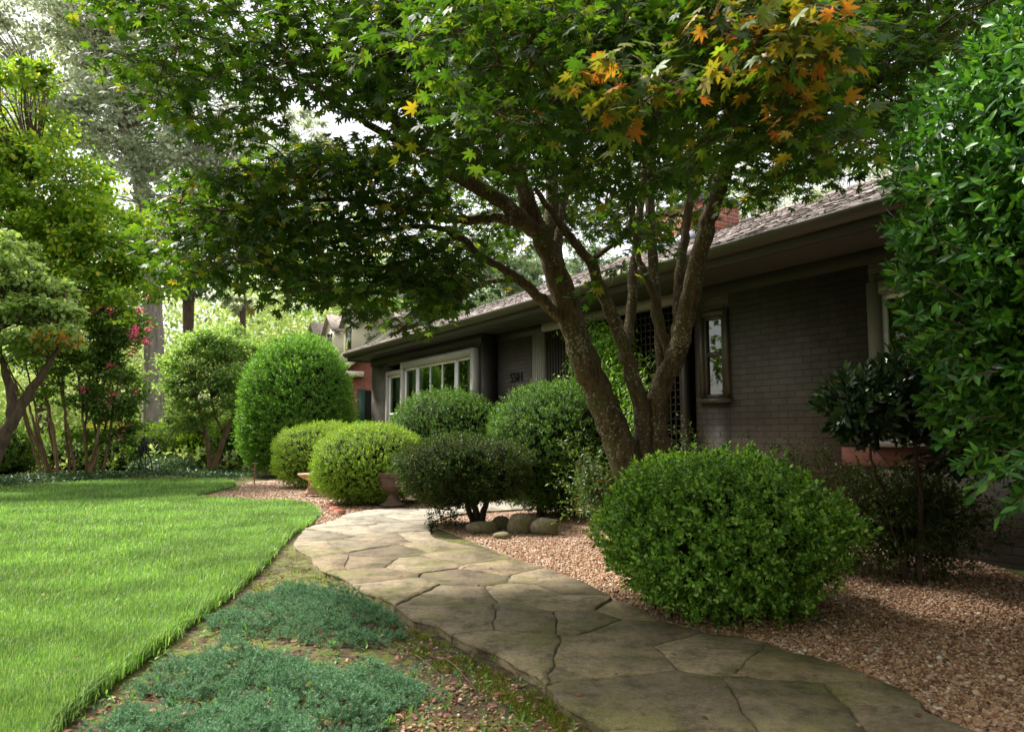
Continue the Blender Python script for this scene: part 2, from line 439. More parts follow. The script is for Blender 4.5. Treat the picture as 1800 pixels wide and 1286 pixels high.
L = {}
L['grass'] = leafmat('grass', [(0, (.10, .21, .045)), (.5, (.18, .33, .085)), (.88, (.30, .46, .15)), (1, (.48, .50, .30))], .42, (1.35, 1.45, .7), .38, .45, nscale=1.6)
L['box'] = leafmat('boxwood_leaf', [(0, (.03, .085, .014)), (.4, (.10, .24, .03)), (.7, (.24, .43, .06)), (1, (.44, .60, .13))], .36, None, .34, .5)
L['darkbox'] = leafmat('dark_shrub_leaf', [(0, (.018, .042, .010)), (.6, (.035, .072, .016)), (.9, (.09, .13, .024)), (1, (.16, .08, .05))], .28, None, .5, .2)
L['mid'] = leafmat('clipped_leaf', [(0, (.03, .085, .018)), (.6, (.075, .165, .028)), (1, (.17, .28, .05))], .3, None, .5, .22)
L['lime'] = leafmat('lime_leaf', [(0, (.10, .19, .02)), (.5, (.22, .36, .04)), (1, (.38, .50, .08))], .38, (1.5, 1.5, .5), .5, .3)
L['conebush'] = leafmat('evergreen_leaf', [(0, (.05, .13, .02)), (.5, (.11, .25, .035)), (1, (.22, .40, .06))], .38, None, .45, .3)
L['holly'] = leafmat('holly_leaf', [(0, (.018, .065, .012)), (.5, (.045, .15, .02)), (.85, (.11, .27, .035)), (.985, (.16, .33, .04)), (1, (.20, .09, .03))], .25, None, .38, .35)
L['rhodo'] = leafmat('laurel_leaf', [(0, (.012, .032, .012)), (.8, (.03, .06, .022)), (.99, (.05, .09, .02)), (1, (.5, .24, .03))], .15, None, .28, .6)
L['nandina'] = leafmat('nandina_leaf', [(0, (.03, .055, .012)), (.7, (.07, .10, .02)), (1, (.12, .13, .03))], .3)
L['azalea'] = leafmat('azalea_leaf', [(0, (.03, .07, .015)), (.6, (.07, .12, .03)), (.9, (.12, .18, .04)), (1, (.20, .10, .06))], .3)
L['maple'] = leafmat('maple_leaf', [(0, (.022, .055, .012)), (.5, (.038, .085, .018)), (.85, (.07, .125, .024)), (.985, (.12, .17, .03)), (1, (.24, .20, .04))], .46, (2.4, 2.5, .5), .5, .28)
L['autumn'] = leafmat('autumn_leaf', [(0, (.06, .12, .02)), (.35, (.15, .22, .03)), (.62, (.30, .28, .03)), (.85, (.44, .20, .03)), (1, (.42, .10, .03))], .42, (1.4, 1.2, .6), .5, .4)
L['yellow'] = leafmat('yellow_leaf', [(0, (.08, .14, .02)), (.5, (.20, .24, .03)), (1, (.42, .34, .04))], .5, (1.7, 1.5, .5), .5, .4)
L['vine'] = leafmat('vine_leaf', [(0, (.09, .20, .02)), (.6, (.22, .40, .04)), (1, (.38, .55, .08))], .45, None, .4, .4)
L['juniper'] = leafmat('juniper', [(0, (.04, .12, .05)), (.5, (.12, .27, .135)), (1, (.36, .55, .34))], .2, (1.2, 1.3, 1), .5, .3)
L['oak'] = leafmat('hazed_oak_leaf', [(0, (.20, .25, .17)), (.5, (.38, .43, .33)), (1, (.58, .62, .5))], .55, (1.25, 1.25, 1.0), .5, .3, nscale=.4)  # leaf colour paled to stand in for haze
L['bright'] = leafmat('bright_tree_leaf', [(0, (.10, .21, .02)), (.5, (.21, .37, .035)), (.9, (.36, .48, .06)), (1, (.50, .45, .06))], .55, (1.4, 1.4, .6), .45, .35, nscale=.5)
L['dogwood'] = leafmat('dogwood_leaf', [(0, (.16, .27, .07)), (.6, (.32, .45, .14)), (1, (.46, .55, .22))], .5, (1.4, 1.4, .7), .5)
L['crape'] = leafmat('crape_leaf', [(0, (.04, .10, .02)), (.6, (.10, .19, .035)), (1, (.20, .27, .06))], .45, None, .4, .4)
L['pink'] = leafmat('pink_blossom', [(0, (.55, .04, .12)), (.6, (.72, .10, .22)), (1, (.80, .30, .40))], .4, (1.1, 1, 1), .6)
L['soft'] = leafmat('soft_tree_leaf', [(0, (.15, .27, .08)), (.5, (.28, .43, .14)), (1, (.45, .57, .23))], .55, (1.4, 1.4, .7), .5, .3, nscale=.6)
L['far'] = leafmat('far_leaf', [(0, (.18, .28, .09)), (.5, (.34, .45, .17)), (1, (.52, .58, .30))], .45, (1.4, 1.4, .8), .6, .2, nscale=.12)
L['fargrey'] = leafmat('far_grey_leaf', [(0, (.10, .16, .09)), (.5, (.19, .27, .15)), (1, (.32, .40, .25))], .45, (1.3, 1.35, .9), .6, .2, nscale=.15)
L['ivy'] = leafmat('ivy_leaf', [(0, (.02, .06, .018)), (.6, (.045, .11, .035)), (1, (.12, .21, .09))], .2, None, .35, .5)
L['moss'] = leafmat('moss', [(0, (.09, .12, .012)), (.6, (.16, .20, .022)), (1, (.27, .31, .045))], .3, (1.2, 1.2, .6), .7, .1)
L['brownleaf'] = leafmat('fallen_leaf', [(0, (.10, .045, .025)), (.5, (.24, .11, .07)), (1, (.42, .26, .18))], .1, (1, 1, 1), .8, .2)
L['weed'] = leafmat('weed_leaf', [(0, (.05, .16, .03)), (1, (.15, .32, .06))], .35)

# ------------------------------------------------------------------ ground
def smooth_poly(px, z=0.0, n=4, closed=True):
    P = np.array([G(u, v) for u, v in px]); out = []
    m = len(P)
    for i in range(m):
        p0, p1, p2, p3 = P[i - 1], P[i], P[(i + 1) % m], P[(i + 2) % m]
        for k in range(n):
            t = k / n
            out.append(.5 * (2 * p1 + (p2 - p0) * t + (2 * p0 - 5 * p1 + 4 * p2 - p3) * t * t + (3 * p1 - p0 - 3 * p2 + p3) * t ** 3))
    return np.array(out)
def inside(P, q):
    q = np.asarray(q); x, y = q[:, 0], q[:, 1]; r = np.zeros(len(q), bool); j = len(P) - 1
    for i in range(len(P)):
        xi, yi = P[i]; xj, yj = P[j]
        c = ((yi > y) != (yj > y)) & (x < (xj - xi) * (y - yi) / (yj - yi + 1e-12) + xi)
        r ^= c; j = i
    return r
def sheet(name, P, z, m, z1=None):
    mb = MB(); n = len(P)
    mb.add(np.c_[P, np.full(n, z)], [np.arange(n)])
    if z1 is not None:
        mb.add(np.r_[np.c_[P, np.full(n, z)], np.c_[P, np.full(n, z1)]], [np.array([[i, (i + 1) % n, n + (i + 1) % n, n + i] for i in range(n)])])
    return tag(mb.build(name, m), kind='structure')

mb = MB(); g = 60
xs = np.concatenate([np.linspace(-400, -14, 12), np.linspace(-12, 14, 53), np.linspace(16, 400, 12)]); ys = np.concatenate([np.linspace(-60, 0, 7), np.linspace(.5, 18, 36), np.linspace(20, 700, 20)])
X, Y = np.meshgrid(xs, ys); Z = -.043 + .005 * np.sin(X * 2.3 + Y) * np.sin(Y * 1.7 - X * .6) * (np.abs(X) < 13) * (Y < 18)
nx, ny = len(xs), len(ys); ii = np.arange(ny - 1)[:, None] * nx + np.arange(nx - 1)[None, :]
mb.add(np.stack([X, Y, Z], -1).reshape(-1, 3), [np.stack([ii, ii + 1, ii + nx + 1, ii + nx], -1).reshape(-1, 4)])
tag(mb.build('ground', M['soil'], smooth=True), kind='structure')

LAWN_PX = [(-60, 1420), (75, 1286), (170, 1206), (262, 1140), (330, 1088), (400, 1040), (462, 985), (503, 942), (545, 914), (556, 898), (530, 886), (480, 881), (420, 877), (342, 872), (372, 862), (412, 851), (400, 843), (300, 840), (150, 845), (0, 856), (-300, 880), (-900, 900), (-1500, 1100), (-900, 1420)]
LAWN = smooth_poly(LAWN_PX)
sheet('lawn', LAWN, -.02, M['lawn'], -.06)
tag(bpy.data.objects['lawn'], kind='structure')

PATH_PX = [(1330, 1700), (1200, 1400), (1130, 1335), (1062, 1284), (990, 1235), (940, 1188), (890, 1155), (825, 1130), (765, 1100), (702, 1072), (650, 1043), (592, 1012), (548, 988), (524, 962), (521, 938), (556, 922), (600, 908), (640, 896), (700, 892), (760, 893), (820, 882), (900, 876), (1010, 870), (1020, 888), (930, 893), (860, 897), (800, 903), (752, 924), (772, 945), (832, 962), (902, 982), (985, 1005), (1050, 1038), (1110, 1060), (1165, 1088), (1220, 1106), (1300, 1118), (1400, 1143), (1500, 1174), (1580, 1213), (1640, 1248), (1720, 1290), (1800, 1335), (1980, 1450), (2100, 1700)]
PATH = smooth_poly(PATH_PX, n=2)
PATH = PATH + np.c_[np.sin(np.arange(len(PATH)) * 2.1), np.cos(np.arange(len(PATH)) * 1.3)] * .022
GRAVEL_PX = [(338, 871), (420, 858), (436, 844), (560, 838), (640, 842), (800, 846), (1000, 852), (1150, 862), (1300, 885), (1500, 925), (1700, 975), (1900, 1040), (2300, 1150), (2300, 1500), (2100, 1450), (1980, 1440), (1800, 1325), (1640, 1240), (1500, 1165), (1300, 1110), (1165, 1078), (1050, 1028), (902, 972), (752, 915), (700, 900), (640, 900), (600, 909), (556, 916), (545, 900), (480, 884), (420, 880)]
GR = smooth_poly(GRAVEL_PX, n=2)
sheet('gravel_bed', GR, -.030, M['gravelb'], -.06)

# ---- flagstones: cells around hand-placed stone centres
seeds_px = [(1180, 1225), (1420, 1235), (1540, 1240), (1270, 1360), (1600, 1420), (1800, 1450), (1350, 1550), (1800, 1600), (890, 1145), (1065, 1150), (1255, 1142), (1400, 1165), (810, 1083), (925, 1083), (1120, 1105), (805, 1045), (1000, 1062), (1110, 1072), (925, 1040), (1005, 1032), (830, 1012), (690, 1035), (645, 1012), (735, 990), (885, 1000), (955, 1012), (640, 988), (580, 990), (815, 978), (690, 968), (770, 960), (560, 962), (620, 958), (680, 945), (740, 942), (560, 940), (620, 932), (700, 927), (600, 918), (660, 912), (720, 908), (760, 902), (640, 902), (690, 897), (830, 893), (890, 888), (950, 882), (780, 893), (1000, 879), (1030, 1085)]
seeds = np.array([G(u, v) for u, v in seeds_px])
def clip(P, a, b, c):          # keep a*x+b*y<=c
    out = []; n = len(P)
    for i in range(n):
        p, q = P[i], P[(i + 1) % n]; dp = a * p[0] + b * p[1] - c; dq = a * q[0] + b * q[1] - c
        if dp <= 0: out.append(p)
        if (dp < 0) != (dq < 0) and abs(dp - dq) > 1e-12:
            t = dp / (dp - dq); out.append(p + (q - p) * t)
    return np.array(out) if out else np.zeros((0, 2))
def resample(P, d):
    out = []; n = len(P)
    for i in range(n):
        p, q = P[i], P[(i + 1) % n]; L_ = np.linalg.norm(q - p); k = max(1, int(round(L_ / d)))
        for j in range(k): out.append(p + (q - p) * j / k)
    return np.array(out)
def area(P):
    x, y = P[:, 0], P[:, 1]; return .5 * np.sum(x * np.roll(y, -1) - y * np.roll(x, -1))
def warp(P):
    x, y = P[:, 0], P[:, 1]
    return np.c_[np.sin(y * 5.1 + 2 * np.sin(x * 2.7)) * .010 + np.sin(y * 17 + x * 9) * .006 + np.sin(x * 37 + y * 29) * .004, np.sin(x * 4.7 + 1 + 2 * np.sin(y * 2.2)) * .010 + np.sin(x * 19 - y * 7) * .006 + np.sin(x * 31 - y * 41) * .004]
mb = MB()
for i, s in enumerate(seeds):
    P = PATH.copy()
    if area(P) < 0: P = P[::-1]
    for j, t in enumerate(seeds):
        if i == j: continue
        d = t - s; 
        if np.linalg.norm(d) > 5: continue
        m_ = (s + t) / 2; P = clip(P, d[0], d[1], d @ m_)
        if len(P) < 3: break
    if len(P) < 3 or abs(area(P)) < .01: continue
    keep = [0]
    for k in range(1, len(P)):
        if np.linalg.norm(P[k] - P[keep[-1]]) > .015: keep.append(k)
    P = P[keep]
    P = resample(P, .04)
    e = np.roll(P, -1, 0) - np.roll(P, 1, 0); nn = norm(np.c_[-e[:, 1], e[:, 0]]); nn = nn[:, :2]
    P = P + warp(P)
    wv = .002 + .0025 * np.sin(np.arange(len(P)) * .9 + i) * rng.uniform(.3, 1, len(P)) + rng.uniform(-.002, .005, len(P))
    P1 = P + nn * wv[:, None]; P2 = P1 + nn * .008
    n = len(P); z = rng.uniform(-.004, .006); tx, ty = rng.normal(0, .004, 2)
    zz = z + (P2[:, 0] - s[0]) * tx + (P2[:, 1] - s[1]) * ty
    a = np.arange(n); b = (a + 1) % n
    V = np.r_[np.c_[P2, zz], np.c_[P1, zz - .007], np.c_[P1, np.full(n, -.05)]]
    mb.add(V, [a, np.stack([a + n, b + n, b, a], 1), np.stack([a + 2 * n, b + 2 * n, b + n, a + n], 1)])
po = tag(mb.build('path', M['flag']), kind='structure')
mb = MB(); PJ = resample(PATH, .1); PJ = PJ + warp(PJ); n = len(PJ); mb.add(np.c_[PJ, np.full(n, -.009)], [np.arange(n)]); jo = mb.build('joint_bed', M['joint'], po)

# ------------------------------------------------------------------ scattering on the ground
def pix_sample(n, u0, u1, v0, v1, poly, z=0.0, pw=1.0):
    u = rng.uniform(u0, u1, n); v = v0 + (v1 - v0) * rng.uniform(0, 1, n) ** pw
    b = (643 - v) / F; t = (z - H) / (SP + b * CP)
    q = np.stack([(u - 900) / F * t, (CP - b * SP) * t], 1)
    return q[inside(poly, q)]

def grass(q, name, hmul=1.0, m=None):
    n = len(q); d = np.hypot(q[:, 0], q[:, 1])
    clump = .5 + .5 * np.sin(q[:, 0] * 5 + 2 * np.sin(q[:, 1] * 3.1)) * np.sin(q[:, 1] * 4.3 + q[:, 0])
    h = rng.uniform(.035, .09, n) * (0.85 + .3 * clump) * hmul; wd = .0009 + .00042 * d
    az = rng.uniform(0, 2 * math.pi, n); lean = rng.uniform(.1, .9, n) ** 1.2
    dx, dy = np.cos(az), np.sin(az); sx, sy = -dy, dx
    base = np.c_[q, np.full(n, -.022)]
    def pt(t, sgn):
        zz = h * (t - .35 * lean * t * t); off = h * lean * t * t * 1.0; ww = wd * (1 - t * .75) * sgn
        return base + np.c_[dx * off + sx * ww, dy * off + sy * ww, zz]
    V = np.stack([pt(0, 1), pt(0, -1), pt(.5, 1), pt(.5, -1), pt(1, 0)], 1)
    o = (np.arange(n) * 5)[:, None]
    mb = MB(); mb.add(V.reshape(-1, 3), [o + np.array([[0, 1, 3, 2]]), o + np.array([[2, 3, 4]])])
    return mb.build(name, m or L['grass'])
q = np.r_[pix_sample(480000, -250, 600, 838, 1330, LAWN, pw=1.25), pix_sample(80000, 300, 600, 838, 1000, LAWN)]
tag(grass(q, 'grass'), 'bright green mown grass covering the lawn', 'grass', kind='stuff')
# loose longer fringe along the cut edge
E = LAWN[(LAWN[:, 1] < 11.5) & (LAWN[:, 1] > 2.0) & (LAWN[:, 0] > -3.6)]
E = resample(E, .01)[: -1]
E = E[(E[:, 0] > -3.5)]
q = np.repeat(E, 9, 0) + rng.normal(0, .022, (len(E) * 9, 2)); q = q[rng.uniform(0, 1, len(q)) < .8]
q = q[q[:, 1] < 11]
tag(grass(q, 'grass', 1.15), 'longer grass fringe leaning over the cut lawn edge', 'grass', kind='stuff')

# pebbles
bm = bmesh.new(); bmesh.ops.create_icosphere(bm, subdivisions=1, radius=1); IV = np.array([v.co[:] for v in bm.verts]); IF = np.array([[v.index for v in f.verts] for f in bm.faces]); bm.free()
bm = bmesh.new(); bmesh.ops.create_icosphere(bm, subdivisions=3, radius=1); IV3 = np.array([v.co[:] for v in bm.verts]); IF3 = np.array([[v.index for v in f.verts] for f in bm.faces]); bm.free()
bm = bmesh.new(); bmesh.ops.create_icosphere(bm, subdivisions=2, radius=1); IV2 = np.array([v.co[:] for v in bm.verts]); IF2 = np.array([[v.index for v in f.verts] for f in bm.faces]); bm.free()
# plain icosahedron
ph = (1 + 5 ** .5) / 2
ICO = norm(np.array([(-1, ph, 0), (1, ph, 0), (-1, -ph, 0), (1, -ph, 0), (0, -1, ph), (0, 1, ph), (0, -1, -ph), (0, 1, -ph), (ph, 0, -1), (ph, 0, 1), (-ph, 0, -1), (-ph, 0, 1)]))
ICF = np.array([(0, 11, 5), (0, 5, 1), (0, 1, 7), (0, 7, 10), (0, 10, 11), (1, 5, 9), (5, 11, 4), (11, 10, 2), (10, 7, 6), (7, 1, 8), (3, 9, 4), (3, 4, 2), (3, 2, 6), (3, 6, 8), (3, 8, 9), (4, 9, 5), (2, 4, 11), (6, 2, 10), (8, 6, 7), (9, 8, 1)])
def pebbles(q, size, z0, mbx):
    n = len(q)
    for k in range(6):
        s = slice(k, n, 6); qq = q[s]; sz = size[s]
        V = ICO * rng.uniform(.75, 1.2, (12, 1)) * np.array([1, .78, .55])
        scatter(mbx, (V, [ICF]), np.c_[qq, z0 + sz * rng.uniform(-.1, .75, len(qq))], np.c_[rng.normal(0, 1, (len(qq), 2)), rng.normal(0, .3, len(qq))], np.c_[rng.normal(0, .35, (len(qq), 2)), np.ones(len(qq))], sz)
GRC = GR
q = pix_sample(150000, 1030, 2000, 900, 1420, GRC, pw=.75)
d = np.hypot(q[:, 0], q[:, 1]); mb = MB()
pebbles(q, rng.uniform(.0045, .0095, len(q)) * np.where(rng.uniform(0, 1, len(q)) < .04, 1.8, 1) * (1 + .05 * d), -.028, mb)
q = pix_sample(26000, 740, 1100, 880, 1060, GRC)
pebbles(q, rng.uniform(.006, .012, len(q)), -.028, mb)
q = pix_sample(16000, 330, 800, 838, 920, GRC)
pebbles(q, rng.uniform(.009, .017, len(q)), -.028, mb)
q = pix_sample(5000, 700, 1500, 1080, 1300, smooth_poly([(560, 1000), (700, 1080), (940, 1195), (1060, 1290), (1130, 1340), (900, 1400), (700, 1300), (640, 1100)]))
q = q[rng.uniform(0, 1, len(q)) < .5]
pebbles(q, rng.uniform(.004, .012, len(q)), -.044, mb)
# strays that rolled onto the walk
E = PATH[30:45]; q = resample(E, .02); q = q + rng.normal(0, .07, q.shape); q = q[inside(PATH, q)][::3]
pebbles(q, rng.uniform(.004, .009, len(q)), .004, mb)
tag(mb.build('gravel', M['pebble'], smooth=True), 'pinkish tan pea gravel filling the beds beside the path', 'gravel', kind='stuff')

# ------------------------------------------------------------------ shrubs
def shell(n, c, r, e=2.3, down=None, lump=.05, seed=0, d0=.84, d1=1.02, zmin=.02, taper=0.0, gap=0.0):
    d = rdir(n); s = np.random.default_rng(seed).uniform(0, 6, 12)
    rr = (np.abs(d) ** e).sum(1) ** (-1 / e)
    l = (np.sin(d[:, 0] * 5 + s[0]) * np.sin(d[:, 1] * 4.3 + s[1]) + np.sin(d[:, 2] * 6 + s[2] + d[:, 0] * 3) * .6 + .5 * np.sin(d[:, 0] * 13 + s[3]) * np.sin(d[:, 2] * 11 + s[4]) * np.sin(d[:, 1] * 12 + s[5]))
    k = rr * (1 + lump * l)
    rad = np.array(r, float)[None].repeat(n, 0)
    if down is not None: rad[:, 2] = np.where(d[:, 2] < 0, down, rad[:, 2])
    dep = rng.uniform(d0, d1, n)
    p = d * k[:, None] * rad * dep[:, None]
    if taper: 
        zz = np.clip(p[:, 2] / r[2], -1, 1); p[:, :2] *= (1 - taper * zz)[:, None]
    nrm = norm(d / rad)
    p = p + np.array(c)
    m_ = p[:, 2] > zmin
    if gap:
        g_ = np.sin(p[:, 0] * 17 + s[6] + 2 * np.sin(p[:, 2] * 9)) * np.sin(p[:, 1] * 15 + s[7]) * np.sin(p[:, 2] * 19 + s[8] + 2 * np.sin(p[:, 0] * 8)) + .5 * np.sin(p[:, 0] * 41 + s[9]) * np.sin(p[:, 2] * 37 + s[10])
        m_ &= ~((g_ > gap) & (dep > d0 + .35 * (d1 - d0)))
    return p[m_], nrm[m_]

def shrub(name, label, cat, c, r, leaf, lm, nspr, size, slen, nleaf=8, e=2.3, down=None, lump=.05, up=.35, wild=.45, core=.86, stems=None, seed=1, group=None, taper=0.0, ncol=None, zmin=.02, d0=.84, gap=.28):
    base = (c[0], c[1], 0); t = thing(name, label, cat, base, group=group)
    o = np.array(base)
    cc = np.array(c) - o
    p, nn = shell(nspr, cc, r, e, down, lump, seed, d0=d0, taper=taper, zmin=zmin, gap=gap)
    mb = MB(); yd = norm(nn + np.array([0, 0, up]) + rng.normal(0, wild, nn.shape))
    sh = rng.uniform(0, 1, len(p)) < .035; p[sh] += norm(nn[sh] + [0, 0, .4]) * rng.uniform(.2, 1.1, (sh.sum(), 1)) * slen
    nv = 5
    for k in range(nv):
        tp = sprig(leaf, nleaf, size / slen, length=1.0)
        s = slice(k, None, nv)
        scatter(mb, tp, p[s] - yd[s] * slen * .4, yd[s], nn[s] + rng.normal(0, .4, nn[s].shape), slen * rng.uniform(.7, 1.3, len(p[s])))
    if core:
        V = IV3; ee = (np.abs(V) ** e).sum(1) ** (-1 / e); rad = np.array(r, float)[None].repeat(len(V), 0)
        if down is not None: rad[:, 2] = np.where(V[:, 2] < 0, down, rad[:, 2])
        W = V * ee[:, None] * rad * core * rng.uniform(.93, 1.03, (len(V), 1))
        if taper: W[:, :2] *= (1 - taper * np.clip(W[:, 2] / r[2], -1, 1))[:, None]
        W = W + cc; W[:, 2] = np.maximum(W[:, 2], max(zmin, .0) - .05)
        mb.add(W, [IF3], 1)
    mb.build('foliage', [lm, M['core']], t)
    if stems:
        for pts, rd in stems:
            sb = MB(); tube(sb, np.array(pts) - o, rd, 7, sub=4, wob=.004); sb.build('stem', M['wood'], t, smooth=True)
    return t

def cx(u, Y): return at(u, 760, Y)[0]
def zz(v, Y): return at(900, v, Y)[2]

# foreground boxwood
shrub('round_shrub', 'large bright green loosely rounded shrub bulging over the near edge of the path', 'shrub', (cx(1258, 4.45), 4.42, .43), (.655, .72, .45), LEAFW, L['box'], 12500, .023, .056, 9, e=2.35, down=.47, lump=.08, up=.6, wild=.6, seed=3, zmin=-.02, d0=.76, core=.76, gap=.06,
      stems=[([(1.29, 4.5, -.05), (1.25, 4.45, .2), (1.1, 4.4, .5)], [.02, .018, .01]), ([(1.33, 4.5, -.05), (1.45, 4.5, .25), (1.6, 4.5, .5)], [.02, .018, .01])])
# dark cloud-pruned shrub by the stones
c = (cx(815, 8.3), 8.3, .62); bx, by = G(838, 912)
shrub('flat_topped_shrub', 'dark low shrub with flat clipped top on bare crooked trunks beside the mossy stones', 'shrub', c, (.72, .62, .32), LEAF2, L['darkbox'], 8500, .024, .06, 8, e=2.8, down=.40, lump=.09, up=.3, wild=.6, seed=5, zmin=.12,
      stems=[([(bx, by, -.05), (bx - .02, by, .12), (bx - .15, by + .1, .3), (bx - .3, by + .2, .5)], [.05, .04, .03, .02]), ([(bx + .05, by, -.05), (bx + .1, by, .15), (bx + .25, by + .1, .4)], [.045, .035, .02]), ([(bx - .04, by, -.05), (bx - .1, by - .05, .2), (bx + .02, by, .45)], [.04, .03, .02]), ([(bx - .3, by + .1, .1), (bx - .5, by, .13), (bx - .62, by - .05, .25)], [.012, .010, .006])])
shrub('leafy_sprout', 'small dark basal sprout left of the flat topped shrub trunks', 'plant', (cx(780, 8.1), 8.1, .08), (.16, .14, .13), LEAF2, L['darkbox'], 160, .028, .08, 6, core=0, wild=.8, seed=8, zmin=.0)
shrub('domed_shrub', 'big dark green clipped dome beneath the house numbers and left of the maple trunks', 'shrub', (cx(975, 9.4), 9.4, .78), (.86, .8, .86), LEAF2, L['mid'], 11500, .028, .06, 8, e=2.05, down=.75, lump=.05, up=.3, wild=.45, seed=12, zmin=.05,
      stems=[([(.35, 9.3, -.05), (.35, 9.3, .5)], [.05, .03]), ([(.65, 9.3, -.05), (.6, 9.3, .5)], [.05, .03])])
shrub('clipped_shrub', 'wide clipped green shrub in front of the picture window', 'shrub', (cx(786, 12.2), 12.2, .85), (.98, .8, .86), LEAF2, L['mid'], 10000, .03, .06, 7, e=2.15, down=.8, lump=.035, up=.3, wild=.4, seed=21)
shrub('lime_shrub', 'smooth clipped yellow green ball shrub left of the footed brown urn', 'shrub', (cx(654, 10.9), 10.9, .52), (.84, .8, .60), LEAF2, L['lime'], 11500, .024, .05, 8, e=2.3, down=.55, lump=.035, up=.3, wild=.38, seed=22)
shrub('oval_shrub', 'clipped mid green oval shrub behind the low birdbath', 'shrub', (cx(570, 14.2), 14.2, .55), (.92, .8, .62), LEAF2, L['lime'], 9000, .028, .06, 7, e=2.5, down=.6, lump=.035, up=.3, wild=.38, seed=23)
shrub('trailing_shrub', 'clipped green shrub mound between the oval shrub and house corner', 'shrub', (cx(650, 14.6), 14.8, .5), (.95, .6, .65), LEAF2, L['conebush'], 6000, .03, .07, 7, e=2.4, down=.55, lump=.04, seed=24)
shrub('tall_egg_shrub', 'tall egg shaped bright evergreen shrub at the far corner of the house', 'shrub', (cx(522, 17.8), 17.8, 1.5), (1.33, 1.25, 1.78), LEAF2, L['conebush'], 17000, .05, .13, 8, e=2.3, down=1.45, lump=.035, up=.55, wild=.5, seed=25, taper=.12)
shrub('hedge_shrub', 'rounded leafy shrub with yellow green top behind the metal obelisk', 'shrub', (cx(338, 21.5), 21.5, .55), (1.35, 1.0, .85), LEAF2, L['bright'], 6000, .06, .16, 7, e=2.3, down=.6, lump=.09, up=.5, wild=.6, seed=26)
shrub('low_shrub', 'dark low shrub under the crape myrtle stems', 'shrub', (cx(190, 20.5), 20.5, .35), (2.0, .8, .7), LEAF2, L['crape'], 4000, .06, .18, 7, lump=.15, wild=.7, seed=27)
shrub('golden_shrub', 'low yellow orange leaved shrub left of the obelisk', 'shrub', (cx(205, 23.5), 23.5, .45), (1.3, .8, .75), LEAF2, L['yellow'], 3500, .07, .2, 7, lump=.15, wild=.7, seed=28)
shrub('side_shrub', 'dark shrub with red stems right of the small twin trunk tree', 'shrub', (cx(412, 20.8), 20.8, .5), (.6, .6, .9), LEAF2, L['crape'], 2600, .06, .18, 7, lump=.15, wild=.7, seed=29)
shrub('shaded_shrub', 'dark leafy shrub at the left edge beneath the leaning trunk', 'shrub', (cx(5, 18.5), 18.5, .5), (.75, .7, .7), LEAF2, L['crape'], 3000, .06, .18, 7, lump=.15, wild=.7, seed=30)
shrub('leafy_sprig_shrub', 'small loose leafy shrub at the left foot of the maple', 'shrub', (cx(1038, 7.0), 7.0, .5), (.28, .28, .45), LEAF4, L['azalea'], 420, .045, .13, 7, core=0, wild=.9, lump=.2, seed=31, d0=.1)
shrub('azalea_shrub', 'small loose shrub with reddish tips between the bright shrub and brick wall', 'shrub', (cx(1370, 6.0), 6.0, .45), (.55, .35, .50), LEAF4, L['azalea'], 1500, .032, .10, 7, core=0, wild=.8, lump=.2, seed=32, d0=.2)
shrub('fine_leaved_shrub', 'feathery shaded green shrub under the laurel against the red brick panel', 'shrub', (cx(1590, 5.35), 5.35, .38), (.62, .30, .42), LEAF2, L['nandina'], 3200, .03, .12, 9, core=0, wild=.9, lump=.2, seed=33, d0=.2)
shrub('corner_shrub', 'dark leafy shrub at the right foot of the maple', 'shrub', (cx(1205, 7.6), 7.6, .5), (.32, .3, .55), LEAF4, L['darkbox'], 700, .04, .12, 7, core=0, wild=.9, lump=.2, seed=34, d0=.2)

# laurel / rhododendron on bare stems
def loose_plant(name, label, cat, stems, blobs, leaf, lm, size, slen, nleaf, droop=0.0, wood='wood', up=.4, dark=.0):
    b0 = np.array(stems[0][0][0]); base = np.array([b0[0], b0[1], 0]); t = thing(name, label, cat, base)
    sb = MB(); nodes = []
    for pts, rd in stems: nodes.append(tube(sb, np.array(pts) - base, rd, 7, sub=5, wob=.004))
    nodes = np.concatenate(nodes)
    mb = MB()
    for c, r, n in blobs:
        d = rdir(n); p = np.array(c) - base + d * np.array(r) * (rng.uniform(.25, 1, (n, 1)) ** .5)
        yd = norm(d + np.array([0, 0, up]) + rng.normal(0, .4, d.shape))
        for k in range(4):
            s = slice(k, None, 4); tp = sprig(leaf, nleaf, size / slen, spread=.5, droop=droop)
            scatter(mb, tp, p[s], yd[s], d[s] + rng.normal(0, .5, d[s].shape), slen * rng.uniform(.8, 1.25, len(p[s])))
        for k in range(0, n, 2):
            j = np.argmin(((nodes - p[k]) ** 2).sum(1) + np.maximum(0, nodes[:, 2] - p[k][2]) * 2)
            a = nodes[j]; mid = (a + p[k]) / 2 + rng.normal(0, .02, 3)
            tube(sb, [a, mid, p[k]], [.006, .004, .002], 4, sub=3, cap=False)
    sb.build('stems', M[wood], t, smooth=True)
    mb.build('foliage', lm, t)
    return t
b1 = at(1616, 1008, 5.15); b1[2] = -.03
